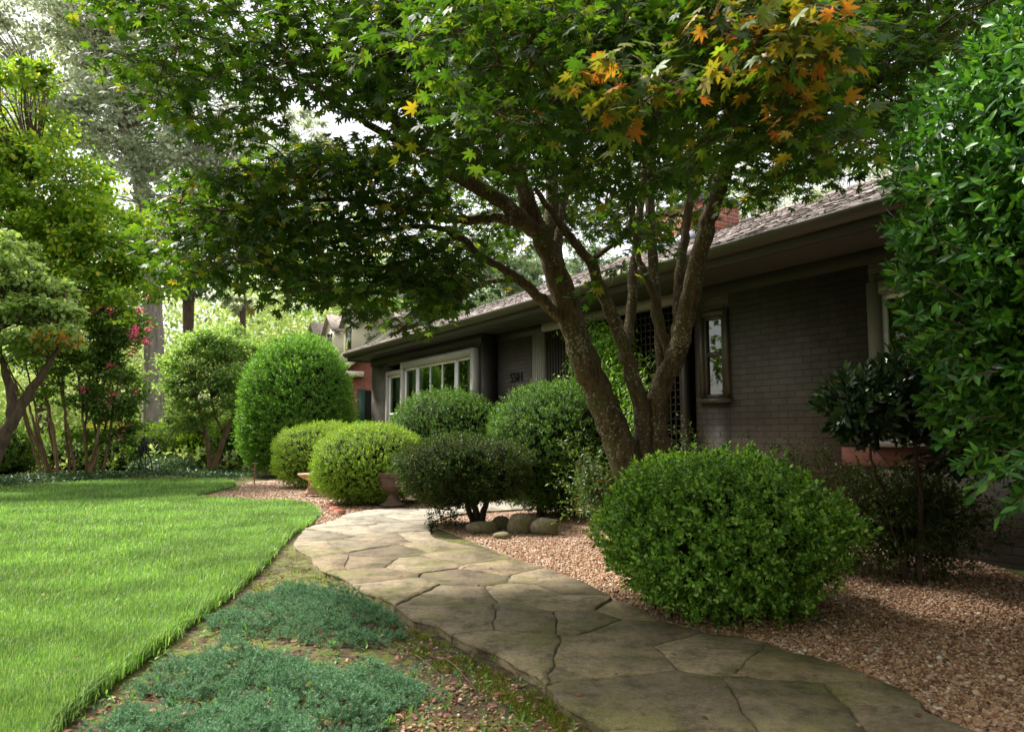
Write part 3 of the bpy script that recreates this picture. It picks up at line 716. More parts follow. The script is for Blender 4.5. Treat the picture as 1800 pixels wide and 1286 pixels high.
loose_plant('laurel_bush', 'dark glossy laurel on two bare stems against the shaded wall', 'shrub',
    [([b1, at(1618, 930, 5.15), at(1617, 850, 5.12), at(1608, 800, 5.1), at(1612, 730, 5.1)], [.022, .02, .017, .014, .008]),
     ([b1 + [-.06, .1, 0], at(1590, 930, 5.2), at(1560, 870, 5.2), at(1535, 820, 5.2), at(1530, 740, 5.15)], [.016, .014, .013, .011, .006]),
     ([b1 + [-.09, .0, 0], at(1575, 950, 5.1), at(1548, 880, 5.1), at(1510, 845, 5.1)], [.006, .005, .004, .003])],
    [(at(1535, 715, 5.1), (.28, .3, .19), 170), (at(1620, 690, 5.1), (.30, .3, .24), 210), (at(1500, 722, 5.1), (.16, .2, .12), 60), (at(1680, 740, 5.1), (.3, .3, .3), 180)], HOLLY, L['rhodo'], .085, .10, 8, wood='dark_bark')

# large holly at the right
def holly():
    c = np.array([3.16, 3.32, 1.78]); base = np.array([3.0, 3.4, 0])
    t = thing('holly_tree', 'tall dense glossy green holly filling the right edge in front of the house', 'tree', base)
    mb = MB()
    n = 23000
    p, nn = shell(n, c - base, (1.22, .98, 1.52), 2.2, 1.24, .06, 44, d0=.70, d1=1.05, zmin=.45)
    m_ = (nn[:, 1] < .4); p, nn = p[m_], nn[m_]
    yd = norm(nn * .8 + np.array([0, 0, .25]) + rng.normal(0, .55, nn.shape))
    for k in range(6):
        s = slice(k, None, 6); tp = sprig(HOLLY, 7, .060 / .085, spread=.6)
        scatter(mb, tp, p[s], yd[s], nn[s] + rng.normal(0, .5, nn[s].shape), .085 * rng.uniform(.7, 1.2, len(p[s])))
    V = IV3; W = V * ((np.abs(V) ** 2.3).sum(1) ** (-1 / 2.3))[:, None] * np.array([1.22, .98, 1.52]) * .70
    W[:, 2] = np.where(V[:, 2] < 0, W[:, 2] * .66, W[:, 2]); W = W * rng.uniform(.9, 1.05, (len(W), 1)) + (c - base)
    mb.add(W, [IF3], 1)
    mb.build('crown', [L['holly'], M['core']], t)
    # loose shoots poking out of the outline and hanging at the foot
    sb = MB(); lb = MB()
    tips = [(1575, 480, 2.9), (1560, 505, 2.95), (1580, 560, 2.95), (1600, 240, 3.1), (1680, 150, 3.0), (1740, 90, 3.0), (1770, 60, 3.0), (1600, 330, 3.0), (1580, 400, 3.0), (1640, 640, 2.9), (1655, 780, 2.8), (1700, 880, 2.7), (1760, 905, 2.6), (1790, 890, 2.5), (1735, 850, 2.6), (1655, 700, 2.8), (1690, 820, 2.7), (1770, 830, 2.5), (1600, 610, 3.0)]
    for u, v, Y in tips:
        a = at(u, v, Y) - base; cc = a + norm((c - base) - a) * .32 + [0, 0, rng.uniform(-.12, .02)]
        P = tube(sb, [cc, (cc + a) / 2 + [0, 0, .03], a], [.0035, .0025, .001], 4, sub=6, cap=False)
        Q = P[5:]; k = len(Q); dd = norm(np.gradient(P, axis=0))[5:]
        for rep in range(3):
            sd_ = rdir(k); scatter(lb, HOLLY, Q, norm(dd * .6 + sd_ * .8), norm(np.array([0, -.6, 1.]) + rng.normal(0, .5, (k, 3))), .055 * rng.uniform(.7, 1.15, k))
    tr = MB()
    tube(tr, [(0, 0, -.05), (.03, .02, .5), (0, 0, 1.2), (-.1, 0, 2.2)], [.07, .06, .05, .02], 9)
    for k in range(12):
        a = rng.uniform(0, 6.28); z0 = rng.uniform(.4, 1.6)
        tube(tr, [(0, 0, z0), (math.cos(a) * .4, math.sin(a) * .35, z0 + .25), (math.cos(a) * .9, math.sin(a) * .75, z0 + .4)], [.02, .014, .006], 5)
    tr.build('trunk', M['dark_bark'], t, smooth=True)
    sb.build('shoots', M['wood'], t)
    lb.build('shoot_leaves', L['holly'], t)
holly()

# junipers
def juniper(label, px, n, zt, seed, lim=None):
    P = smooth_poly(px); P0 = P.mean(0)
    t = thing('creeping_juniper', label, 'ground cover', (P0[0], P0[1], 0))
    lo, hi = P.min(0), P.max(0); q = rng.uniform(lo, hi, (n * 3, 2)); q = q[inside(P, q)][:n]
    r2 = np.random.default_rng(seed); s = r2.uniform(0, 6, 8)
    # distance to the outline, for a height that falls to the rim, and bare gaps
    d = np.min(np.linalg.norm(q[:, None] - resample(P, .15)[None], axis=2), axis=1)
    gap = np.sin(q[:, 0] * 6.5 + s[0] + 2 * np.sin(q[:, 1] * 4 + s[1])) * np.sin(q[:, 1] * 7 + s[2]) + .5 * np.sin(q[:, 0] * 15 + s[3]) * np.sin(q[:, 1] * 14 + s[4])
    keep = (gap < .55) & (rng.uniform(0, 1, len(q)) < np.clip(d / .05, .25, 1)); q = q[keep]; d = d[keep]; gap = gap[keep]
    stray = rng.uniform(0, 1, len(q)) < .14; q[stray] += rng.normal(0, .09, (stray.sum(), 2)); d[stray] = .03
    z = -.045 + zt * np.clip(d / .2, 0, 1) ** .6 * (.60 - .6 * gap + .25 * np.sin(q[:, 0] * 23) * np.sin(q[:, 1] * 21)) * rng.uniform(.35, 1.1, len(q))
    mb = MB(); pos = np.c_[q - P0, z]
    ref = r2.uniform(-2.0, 2.0, (70, 2)) 
    NEED = T([(-.10, 0, 0), (.10, 0, 0), (.05, .7, 0), (0, 1, 0), (-.05, .7, 0)], [[[0, 1, 2], [0, 2, 4], [4, 2, 3]]])
    for k in range(6):
        sb = MB(); m_ = 20; tt = np.linspace(0.0, 1, m_); az = np.arange(m_) * 2.4
        side = np.c_[np.cos(az), 0 * az, np.sin(az)]
        scatter(sb, NEED, np.c_[.1 * np.sin(tt * 3), tt * .8, .1 * tt ** 2], norm(side * .8 + np.array([0, .9, 0])), rdir(m_), .36 * (1.1 - .45 * tt))
        tp = (np.concatenate(sb.V), [np.concatenate([f for f, _ in sb.F])])
        for rep in range(5):
            sl_ = slice(k, None, 6); pp = pos[sl_]; m2 = len(pp); az = rng.uniform(0, 6.28, m2)
            yd = np.c_[np.cos(az), np.sin(az), rng.uniform(.2, 1.6, m2)]
            scatter(mb, tp, pp + norm(yd) * .006, yd, rdir(m2), rng.uniform(.022, .038, m2))
    mb.build('foliage', L['juniper'], t)
    wb = MB()
    for k in range(16):
        i = rng.integers(len(q)); a = np.array([0, 0, -.045]); e_ = pos[i].copy(); e_[2] = -.02; m1 = e_ * .5 + rng.normal(0, .04, 3); m1[2] = -.035
        tube(wb, [a, m1, e_], [.009, .006, .003], 5, sub=6)
    wb.build('stems', M['stem_bark'], t)
juniper('low blue green juniper mat between the lawn edge and flagstones, the farther of two', [(350, 1098), (410, 1060), (460, 1035), (520, 1024), (570, 1038), (620, 1050), (680, 1070), (712, 1098), (695, 1118), (630, 1128), (560, 1124), (490, 1110), (410, 1108)], 2100, .13, 4)
juniper('broad blue green juniper mat spreading along the bottom of the bed, the nearer of two', [(110, 1350), (165, 1275), (225, 1228), (240, 1192), (300, 1172), (360, 1155), (425, 1145), (520, 1154), (620, 1168), (685, 1168), (720, 1185), (780, 1202), (785, 1222), (700, 1240), (660, 1290), (640, 1400), (300, 1450)], 3600, .13, 9)

# weeds, litter, twigs in the bed
BED = smooth_poly([(520, 975), (600, 1018), (700, 1078), (820, 1135), (940, 1192), (1060, 1290), (1100, 1340), (700, 1380), (-40, 1420), (80, 1292), (180, 1215), (270, 1150), (340, 1092), (410, 1045), (470, 990), (500, 955)])
q = pix_sample(420, 80, 1080, 960, 1330, BED); mb = MB()
for a in range(5):
    s = q[a::5]; n = len(s)
    scatter(mb, sprig(LEAF4, 7, .55, spread=.9), np.c_[s, np.full(n, -.043)], np.c_[rng.normal(0, .5, (n, 2)), np.ones(n)], rdir(n), rng.uniform(.022, .06, n))
tag(mb.build('weeds', L['weed']), 'small green weeds and clover in the bare soil', 'weeds', kind='stuff')
MOSS = smooth_poly([(516, 968), (560, 998), (620, 1034), (700, 1080), (820, 1137), (940, 1195), (1000, 1250), (960, 1290), (880, 1215), (780, 1170), (720, 1130), (690, 1075), (620, 1052), (540, 1030), (470, 1035), (440, 1020), (480, 985)])
q = pix_sample(60000, 420, 1020, 960, 1300, MOSS); f_ = np.sin(q[:, 0] * 5 + 2 * np.sin(q[:, 1] * 4)) * np.sin(q[:, 1] * 6) + .7 * np.sin(q[:, 0] * 17) * np.sin(q[:, 1] * 15 + 1)
q = q[f_ > -.15 + .3 * (q[:, 1] < 4.2)]; mo = grass(q, 'moss', .28, L['moss']); mo.location.z = -.018
tag(mo, 'low yellow green moss between the lawn edge and the flagstones', 'moss', kind='stuff')
q = pix_sample(7000, 80, 1080, 960, 1330, BED); mb = MB()
z = -.038 + .02 * rng.uniform(0, 1, len(q)); n = len(q)
scatter(mb, LEAF4, np.c_[q, z], rng.normal(0, 1, (n, 3)) * [1, 1, .25], np.c_[rng.normal(0, .5, (n, 2)), np.ones(n)], rng.uniform(.15, 1, n) ** 2 * .045)
qp = pix_sample(90, 520, 1700, 900, 1330, PATH); n2 = len(qp)
scatter(mb, MAPLE, np.c_[qp, np.full(n2, .012)], rng.normal(0, 1, (n2, 3)) * [1, 1, .2], np.c_[rng.normal(0, .35, (n2, 2)), np.ones(n2)], rng.uniform(.02, .05, n2))
ql = pix_sample(60, -100, 560, 860, 1290, LAWN); n2 = len(ql)
scatter(mb, MAPLE, np.c_[ql, np.full(n2, .035)], rng.normal(0, 1, (n2, 3)) * [1, 1, .3], np.c_[rng.normal(0, .5, (n2, 2)), np.ones(n2)], rng.uniform(.02, .05, n2))
qg = pix_sample(1600, 1050, 1900, 950, 1330, GR); n2 = len(qg)
scatter(mb, LEAF4, np.c_[qg, np.full(n2, -.005)], rng.normal(0, 1, (n2, 3)) * [1, 1, .2], np.c_[rng.normal(0, .35, (n2, 2)), np.ones(n2)], rng.uniform(.012, .05, n2))
tag(mb.build('fallen_leaves', L['brownleaf']), 'dry brown leaves and bark bits scattered on soil, path and gravel', 'leaf litter', kind='stuff')
def twig(px, label, r=.003):
    P = np.array([(*G(u, v, -.03), -.03 + .012 * (k % 2)) for k, (u, v) in enumerate(px)]); b0 = P[0] * [1, 1, 0]; mb = MB()
    tube(mb, P - b0, np.linspace(r, r * .5, len(P)), 5, sub=4)
    o = mb.build('fallen_twig', M['stem_bark']); o.location = b0; tag(o, label, 'twig', 'fallen twigs in the bed')
twig([(780, 1155), (800, 1175), (822, 1195), (838, 1220)], 'longest pale dry twig lying on the soil beside the path')
twig([(730, 1150), (745, 1165), (768, 1180)], 'short dry twig on the soil left of the longest twig')
twig([(850, 1135), (832, 1158), (820, 1172)], 'thin dry twig touching the flagstone edge')

# mossy stones
for (u, v, Y, r, lb) in [(849, 926, 7.75, (.17, .1, .075), 'long flat mossy stone leftmost of the group by the path'), (882, 936, 7.35, (.085, .07, .04), 'smallest mossy stone in front of the long flat one'),
                         (880, 914, 8.1, (.11, .09, .08), 'mossy stone tucked behind the big round one'), (915, 923, 7.75, (.145, .12, .12), 'big pale round mossy stone in the middle of the group'), (957, 928, 7.65, (.15, .11, .10), 'smooth oval mossy stone at the right end of the group')]:
    V = IV3.copy(); s = rng.uniform(0, 6, 3)
    k = 1 + .07 * np.sin(V[:, 0] * 3 + s[0]) * np.sin(V[:, 1] * 3 + s[1]) + .05 * np.sin(V[:, 2] * 4 + s[2] + V[:, 0] * 2) + .03 * np.sin(V[:, 0] * 7 + s[1]) * np.sin(V[:, 1] * 8 + s[2]) * np.sin(V[:, 2] * 6 + s[0])
    V = np.sign(V) * np.abs(V) ** .85 * k[:, None] * np.array(r)
    mb = MB(); mb.add(V, [IF3]); o = mb.build('mossy_stone', M['rock'], smooth=True); o.location = (cx(u, Y), Y, -.03 + r[2] * .62); o.rotation_euler = (0, 0, rng.uniform(-.3, .3))
    tag(o, lb, 'stone', 'mossy stones by the path')

# urn, birdbath, porch planter
ux, uy = G(691, 889)
t = thing('garden_urn', 'brown footed garden urn on the path edge between the lime and dark shrubs', 'urn', (ux, uy, 0))
mb = MB(); lathe(mb, [(0, 0), (.165, 0), (.165, .035), (.13, .045), (.11, .06), (.085, .10), (.07, .145), (.062, .165)], seg=48, flute=.05, nfl=16, fz=(.05, .15)); mb.build('foot', M['terra'], t, True)
mb = MB(); lathe(mb, [(.06, .16), (.075, .18), (.10, .19), (.145, .225), (.175, .27), (.195, .33), (.20, .38), (.20, .385), (.185, .385), (.17, .36), (0, .34)], seg=48, flute=.02, nfl=24, fz=(.19, .28)); mb.build('bowl', M['terra'], t, True)
mb = MB(); lathe(mb, [(.20, .386), (.208, .39), (.205, .42), (.21, .432), (.215, .45), (.205, .458), (.185, .452), (.18, .39), (.20, .386)], seg=48, flute=.01, nfl=30, fz=(.40, .425)); mb.build('rim', M['terra'], t, True)
mb = MB(); p = rdir(60) * [.15, .15, .05] + [0, 0, .45]; scatter(mb, sprig(LEAF4, 7, .4), p, np.c_[rng.normal(0, .5, (60, 2)), np.ones(60)], rdir(60), .09); mb.build('plant', L['vine'], t)
bx, by = G(548, 868)
t = thing('birdbath', 'low clay birdbath partly behind the yellow green ball shrub', 'birdbath', (bx, by, 0))
mb = MB(); lathe(mb, [(0, 0), (.13, 0), (.13, .03), (.09, .05), (.065, .12), (.06, .2), (.08, .23)], seg=32, flute=.04, nfl=10, fz=(.04, .2)); mb.build('pedestal', M['terra2'], t, True)
mb = MB(); lathe(mb, [(.05, .22), (.14, .25), (.22, .30), (.235, .325), (.225, .335), (.15, .29), (0, .27)], seg=40); mb.build('basin', M['terra2'], t, True)
pw = hw(*[hp(896, 740, 5.9)[0], 5.9]); 
t = thing('planter_pot', 'brown planter pot on a pier below the house numbers', 'planter', (pw[0], pw[1], 0))
mb = MB(); lathe(mb, [(0, .92), (.13, .92), (.14, 1.0), (.17, 1.16), (.19, 1.20), (.21, 1.21), (.21, 1.235), (.18, 1.235), (.15, 1.18), (0, 1.15)], seg=32); mb.build('pot', M['terra'], t, True)
mb = MB(); mb.box(-.2, .2, -.2, .2, -.05, .92); mb.build('pier', M['red_brick'], t)

# obelisk
ox, oy = G(250, 834)
t = thing('garden_obelisk', 'black metal garden obelisk with ball finial at the lawn edge', 'obelisk', (ox, oy, -.05))
hh = .88; mb = MB()
cs = [(-.2, -.2), (.2, -.2), (.2, .2), (-.2, .2)]
for a, b in cs:
    l = MB(); tube(l, [(a, b, 0), (a * .12, b * .12, hh)], .012, 5, sub=1); l.build('leg', M['black'], t)
for k in range(4):
    a, b = cs[k], cs[(k + 1) % 4]; L_ = MB()
    f1, f2 = .12, .62
    for (s0, z0, s1, z1) in ((a, f1, b, f2), (b, f1, a, f2)):
        q0 = 1 - .88 * z0; q1 = 1 - .88 * z1; tube(L_, [(s0[0] * q0, s0[1] * q0, z0 * hh), (s1[0] * q1, s1[1] * q1, z1 * hh)], .007, 4, sub=1)
    for z0 in (.62, .7, .12):
        q0 = 1 - .88 * z0; tube(L_, [(a[0] * q0, a[1] * q0, z0 * hh), (b[0] * q0, b[1] * q0, z0 * hh)], .007, 4, sub=1)
    L_.build('lattice', M['black'], t)
mb = MB(); mb.add(IV2 * .035 + [0, 0, hh + .03], [IF2]); tube(mb, [(0, 0, hh), (0, 0, hh + .1)], .01, 5, sub=1); mb.build('finial', M['black'], t, True)

# path-light stake by the egg shrub and brick edging
sx_, sy_ = G(447, 848)
t = thing('garden_stake', 'thin rusty stake in the gravel left of the tall egg shrub', 'stake', (sx_, sy_, 0))
mb = MB(); tube(mb, [(0, 0, -.05), (0, 0, .38)], .012, 6, sub=1); mb.build('post', M['stem_bark'], t)
mb = MB(); tube(mb, [(-.05, 0, .38), (.05, 0, .38)], .014, 6, sub=1); mb.build('cap', M['stem_bark'], t)
for k, (u, v) in enumerate([(580, 889), (589, 894), (597, 899)]):
    a = G(u, v); mb = MB(); mb.box(-.10, .10, -.045, .045, -.05, .025); o = mb.build('edging_brick', M['red_brick']); o.location = (a[0], a[1], 0); o.rotation_euler = (0, 0, -1.0)
    tag(o, ['red edging brick nearest the lime shrub', 'middle red edging brick of three between lawn and gravel', 'red edging brick touching the flagstones'][k], 'brick', 'brick edging')

# ivy band along the far lawn edge
P = smooth_poly([(-300, 868), (0, 852), (150, 843), (300, 838), (400, 841), (440, 838), (430, 829), (300, 829), (150, 832), (0, 838), (-300, 846)])
q = pix_sample(60000, -300, 440, 822, 870, P); z = .13 * rng.uniform(.2, 1, len(q)) ** .6 - .05 + .05 * np.sin(q[:, 0] * 2.1) * np.sin(q[:, 0] * .7 + 1); n = len(q)
q = q[:26000]; z = z[:26000]; n = len(q); mb = MB()
scatter(mb, LEAF4, np.c_[q, z], rng.normal(0, 1, (n, 3)), np.c_[rng.normal(0, .6, (n, 2)), np.ones(n)], rng.uniform(.05, .09, n))
tag(mb.build('ivy_ground_cover', L['ivy']), 'dark ivy band running along the far edge of the lawn', 'ground cover', kind='stuff')
p = rdir(700) * [.75, .35, .2] + [cx(290, 18.7), 18.7, .08]; mb = MB()
scatter(mb, sprig(LEAF4, 6, .5), p, p - [cx(290, 18.7), 18.7, -.4], rdir(700), .14)
tag(mb.build('ivy_mound', L['ivy']), 'low pale ivy mound right of the obelisk', 'plant')
# undergrowth beyond
q = np.c_[rng.uniform(-22, 14, 26000), rng.uniform(19.5, 45, 26000)]; q = q[~((q[:, 0] > -6) & (q[:, 1] < 24))]
z = -.05 + .35 * rng.uniform(0, 1, len(q)) ** 2 * (1 + .6 * np.sin(q[:, 0] * .9) * np.sin(q[:, 1] * .6)); mb = MB(); n = len(q)
scatter(mb, sprig(LEAF2, 6, .6), np.c_[q, z], np.c_[rng.normal(0, .6, (n, 2)), np.ones(n)], rdir(n), rng.uniform(.15, .3, n))
tag(mb.build('undergrowth', L['far']), 'pale green undergrowth on the floor of the far garden', 'undergrowth', kind='stuff')

# ------------------------------------------------------------------ the house
PE, PB, PW = 5.45, 5.95, 6.25
zg = hp(1571, 345, PE)[1]                # gutter top
XL = hp(607, 628, PE)[0]                 # left end of eave
XR = 6.5
house = thing('brick_house', 'long low grey painted brick house with brown eaves and the number 5504', 'house', (0, 0, 0), HROT)
xb0, xb1 = hp(653, 700, PB)[0], hp(843, 700, PB)[0]
xd0 = hp(682, 650, PB)[0]; xp0, xp1 = hp(713, 650, PB)[0], xb1
xn1 = hp(938, 650, PW)[0]; xq1 = hp(955, 650, PW)[0]
xr0 = hp(1222, 650, PW)[0]; xw0, xw1 = hp(1232, 650, PW)[0], hp(1283, 650, PW)[0]
xv0 = hp(1532, 600, PW)[0]; xv1 = xv0 + 2.3
ztop = zg - .16                          # soffit level
DEP = PE + 9.0 - .5
# --- walls (painted brick)
zwt, zwb = 2.44, .75                      # bay window head / sill
zh0, zh1 = hp(1258, 700, PW)[1], hp(1258, 545, PW)[1]
zv0, zv1 = hp(1560, 775, PW)[1], ztop - .32
mb = MB()
mb.box(xb0, xd0, PB, PB + .22, -.1, ztop)                     # left pier
mb.box(xd0, xp0, PB, PB + .22, -.1, .42)
mb.box(xp0, xb1, PB, PB + .22, -.1, zwb)
mb.box(xd0, xb1, PB, PB + .22, zwt + .02, ztop)
mb.box(xb0, xb0 + .2, PB + .22, DEP, -.1, ztop)               # left gable wall
mb.box(xb1 - .0, xn1, PW, PW + .2, -.1, ztop)                 # number wall
mb.box(xr0, xw0, PW, PW + .2, -.1, ztop)
mb.box(xw0, xw1, PW, PW + .2, -.1, zh0); mb.box(xw0, xw1, PW, PW + .2, zh1, ztop)
mb.box(xw1, xv0, PW, PW + .2, -.1, ztop)
mb.box(xv0, xv1, PW, PW + .2, -.1, zv0); mb.box(xv0, xv1, PW, PW + .2, zv1, ztop)
mb.box(xv1, XR - .4, PW, PW + .2, -.1, ztop)
mb.box(XR - .6, XR - .4, PW + .2, DEP, -.1, ztop)
mb.box(xb0 + .2, XR - .6, DEP - .2, DEP, -.1, ztop)
mb.box(xn1, xr0, 8.1, 8.3, -.1, ztop)                         # back of the porch
mb.box(xn1 - .2, xn1, PW + .2, 8.1, -.1, ztop); mb.box(xr0, xr0 + .2, PW + .2, 8.1, -.1, ztop)
mb.build('wall', M['paint_brick'], house)
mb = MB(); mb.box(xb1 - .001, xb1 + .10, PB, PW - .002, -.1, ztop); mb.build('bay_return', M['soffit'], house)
# pilaster with flutes
pl = MB(); w_ = (xq1 - xn1); pl.box(xn1, xq1, PW - .02, PW + .1, -.1, ztop - .12)
for k in range(5): pl.box(xn1 + w_ * (.08 + k * .19), xn1 + w_ * (.17 + k * .19), PW - .035, PW - .0205, .0, ztop - .16)
pl.build('pilaster', M['trim'], house)
# slatted screen of the porch
sc_ = MB(); xs1 = hp(1075, 650, PW)[0]
x = xq1 + .02
while x < xs1:
    sc_.box(x, x + .03, PW + .03, PW + .07, 0, ztop - .12); x += .075
sc_.box(xq1, xs1, PW + .075, PW + .10, -.05, ztop - .1)
sc_.build('slat_screen', M['slat'], house)
mb = MB(); mb.box(xq1, xr0, PW - .03, PW + .15, ztop - .12, ztop); mb.build('porch_beam', M['trim'], house)
mb = MB(); mb.box(xn1, xr0, PB + .2, 8.1, -.055, .03); mb.build('porch_floor', M['flag'], house)
# frieze, soffit, gutter, roof
mb = MB(); mb.box(xb0 - .02, xb1 + .1, PB - .03, PB - .002, ztop - .16, ztop); mb.box(xr0, XR - .4, PW - .03, PW - .002, ztop - .14, ztop); mb.box(xb1 + .1, xq1, PW - .03, PW - .002, ztop - .14, ztop); mb.build('frieze', M['soffit'], house)
mb = MB(); mb.box(XL + .03, XR, PE + .06, 8.2, ztop, ztop + .03); mb.box(XL + .03, xb0 + .3, 8.2, DEP + .4, ztop, ztop + .03); mb.build('soffit', M['soffit'], house)
mb = MB(); mb.box(XL, XR, PE + .05, PE + .075, ztop - .03, zg - .015)
mb.box(XL, XL + .025, PE + .08, DEP + .45, ztop - .03, zg - .015); mb.build('fascia', M['soffit'], house)
gp = [(PE - .06, zg), (PE - .068, zg - .012), (PE - .06, zg - .03), (PE - .055, zg - .055), (PE - .02, zg - .085), (PE + .0, zg - .105), (PE + .047, zg - .105), (PE + .047, zg - .10), (PE + .0, zg - .098), (PE - .015, zg - .08), (PE - .048, zg - .05), (PE - .052, zg - .012), (PE - .05, zg)]
g_ = MB(); n = len(gp); V = [(XL - .02, a, b) for a, b in gp] + [(XR, a, b) for a, b in gp]
g_.add(V, [np.array([[i, i + n, (i + 1) % n + n, (i + 1) % n] for i in range(n)])])
V = [(XL - .02, PE - .06, zg), (XL - .02, PE - .055, zg - .055), (XL - .02, PE, zg - .105), (XL - .02, PE + .047, zg - .105), (XL - .02, PE + .047, zg)]
g_.add(V, [np.arange(5)]); g_.build('gutter', M['gutter'], house)
# roof: hipped at the left end
sl_r = .405; wr = 4.5; zr = zg + sl_r * wr; YR = PE + wr
e0 = XL - .02; th_ = .035
mb = MB()
A = (e0, PE - .02, zg); B = (XR, PE - .02, zg); C = (XR, YR, zr); D = (e0 + wr, YR, zr); Eb = (e0, PE + 2 * wr, zg); Fb = (XR, PE + 2 * wr, zg)
def slab(mb, pts, th):
    n = len(pts); P = np.array(pts, float); Q = P - [0, 0, th]
    mb.add(np.r_[P, Q], [np.arange(n), np.arange(n)[::-1] + n, np.array([[i, i + n, (i + 1) % n + n, (i + 1) % n] for i in range(n)])])
slab(mb, [A, B, C, D], th_); slab(mb, [A, D, Eb], th_); slab(mb, [D, C, Fb, Eb], th_)
ro = mb.build('roof', M['shingle'], house)
# ragged course edges so the eave reads as shingles
mb = MB(); 
for r in range(0, 34):
    y0 = PE - .035 + r * .13; zc = zg + (y0 - PE) * sl_r + .012
    x = e0 + max(0, r * .13)
    X0 = np.arange(x, XR, .17); X0 = X0 + rng.uniform(-.03, .03, len(X0)); k = rng.uniform(0, .008, len(X0))
    for xx, kk in zip(X0, k):
        if rng.uniform() < .55: mb.box(xx, xx + rng.uniform(.08, .16), y0 - kk * 2, y0 + .12, zc - .004, zc + .006 + kk)
# tilt follows the slope only coarsely: tabs are 10 mm thick
tb = mb.build('shingle_tabs', M['shingle'], ro); 
me = tb.data; co = np.empty(len(me.vertices) * 3); me.vertices.foreach_get("co", co); co = co.reshape(-1, 3)
rr_ = np.floor((co[:, 1] - (PE - .06)) / .13); y0 = PE - .035 + rr_ * .13
co[:, 2] += np.clip(co[:, 1] - y0, 0, .12) * sl_r - .004; me.vertices.foreach_set("co", co.ravel()); me.update()
ridge = MB(); tube(ridge, [D, C], .045, 6, sub=1); tube(ridge, [A, D], .035, 6, sub=1); ridge.build('ridge_cap', M['shingle'], ro)
# chimney
xc0, xc1 = hp(1146, 440, 8.9)[0], hp(1237, 410, 8.9)[0]
mb = MB(); mb.box(xc0, xc1, 8.9, 9.75, zg + 1.2, zg + 2.05); ch = mb.build('chimney', M['red_brick'], ro)
mb = MB(); mb.box(xc0 - .04, xc1 + .04, 8.86, 9.79, zg + 2.05, zg + 2.15); mb.build('chimney_cap', M['flash'], ch)
mb = MB(); zf = zg + (8.9 - PE) * sl_r; mb.box(xc0 - .03, xc1 + .03, 8.87, 8.898, zf - .05, zf + .17); mb.box(xc0 - .03, xc0 - .003, 8.9, 9.7, zf - .05, zf + .4); mb.build('flashing', M['flash'], ch)

# windows
def window(name, x0, x1, z0, z1, Y, cas=.09, proud=.05, casm='trim', cols=1, bars=None, sash=None, lights=None, curtain=True, label=None, sashm='sash'):
    """casing box proud of the wall, white sashes, glass, curtain and dark room behind"""
    fr = MB()
    fr.box(x0, x0 + cas, Y - proud, Y + .08, z0, z1); fr.box(x1 - cas, x1, Y - proud, Y + .08, z0, z1)
    fr.box(x0 + cas, x1 - cas, Y - proud, Y + .08, z1 - cas, z1); fr.box(x0 - .02, x1 + .02, Y - proud - .03, Y + .1, z0 - .05, z0)
    wn = fr.build(name, M[casm], house)
    if label: wn['label'] = label
    xa, xb = x0 + cas, x1 - cas
    L_ = lights or [(0, 1, cols, bars or [])]
    sb = MB(); gb = MB()
    Wd = xb - xa; ym = Y - .01
    for i, (a, b, nc, hb) in enumerate(L_):
        s0, s1 = xa + a * Wd, xa + b * Wd; f = .045
        sb.box(s0, s0 + f, ym, ym + .05, z0, z1 - cas); sb.box(s1 - f, s1, ym, ym + .05, z0, z1 - cas)
        sb.box(s0 + f, s1 - f, ym, ym + .05, z1 - cas - f, z1 - cas); sb.box(s0 + f, s1 - f, ym, ym + .05, z0, z0 + f)
        for k in range(1, nc):
            xm = s0 + f + (s1 - s0 - 2 * f) * k / nc; sb.box(xm - .011, xm + .011, ym + .006, ym + .044, z0 + f, z1 - cas - f)
        for hh_ in hb:
            zb = z0 + (z1 - z0) * hh_; sb.box(s0 + f, s1 - f, ym + .003, ym + .047, zb - (.013 if nc > 1 or len(L_) > 1 else .025), zb + (.013 if nc > 1 or len(L_) > 1 else .025))
        gb.add([(s0 + f, ym + .025, z0), (s1 - f, ym + .025, z0), (s1 - f, ym + .025, z1 - cas), (s0 + f, ym + .025, z1 - cas)], [np.arange(4)])
        if i: sb.box(s0 - .02, s0 + .0, ym - .02, ym + .055, z0, z1 - cas)
    sb.build('sash', M[sashm], wn); gb.build('pane', M['glass'], wn)
    rb = MB(); rb.box(x0, x1, Y + .9, Y + .92, z0 - .3, z1 + .1); rb.box(x0, x0 + .01, Y + .23, Y + .9, z0 - .3, z1); rb.box(x1 - .01, x1, Y + .23, Y + .9, z0 - .3, z1); rb.build('room_wall', M['dark'], wn)
    if curtain:
        for (c0, c1) in ([(xa, xa + Wd * .17), (xb - Wd * .17, xb)] if Wd > 1.5 else [(xa, xa + Wd * .35)]):
            cb = MB(); nn_ = 60; tt = np.linspace(0, 1, nn_); X = c0 + (c1 - c0) * tt; Yc = Y + .16 + .02 * np.sin(tt * 45)
            V = np.r_[np.c_[X, Yc, np.full(nn_, z0)], np.c_[X, Yc, np.full(nn_, z1)]]; a = np.arange(nn_ - 1)
            cb.add(V, [np.stack([a, a + 1, a + 1 + nn_, a + nn_], 1)]); cb.build('curtain', M['curtain'], wn, True)
    return wn
window('double_hung_window', xd0, xp0 - .05, .47, zwt - .12, PB, cas=.10, bars=[.5], curtain=True)
window('picture_window', xp0, xb1, zwb + .05, zwt + .0, PB - .06, cas=.13, proud=.06, lights=[(0, .21, 1, [.30]), (.215, .785, 3, [.30]), (.79, 1, 1, [.30])])
window('shaded_window', xw0, xw1, zh0, zh1, PW, cas=.06, proud=.03, bars=[.5], curtain=False, casm='gutter', sashm='gutter')
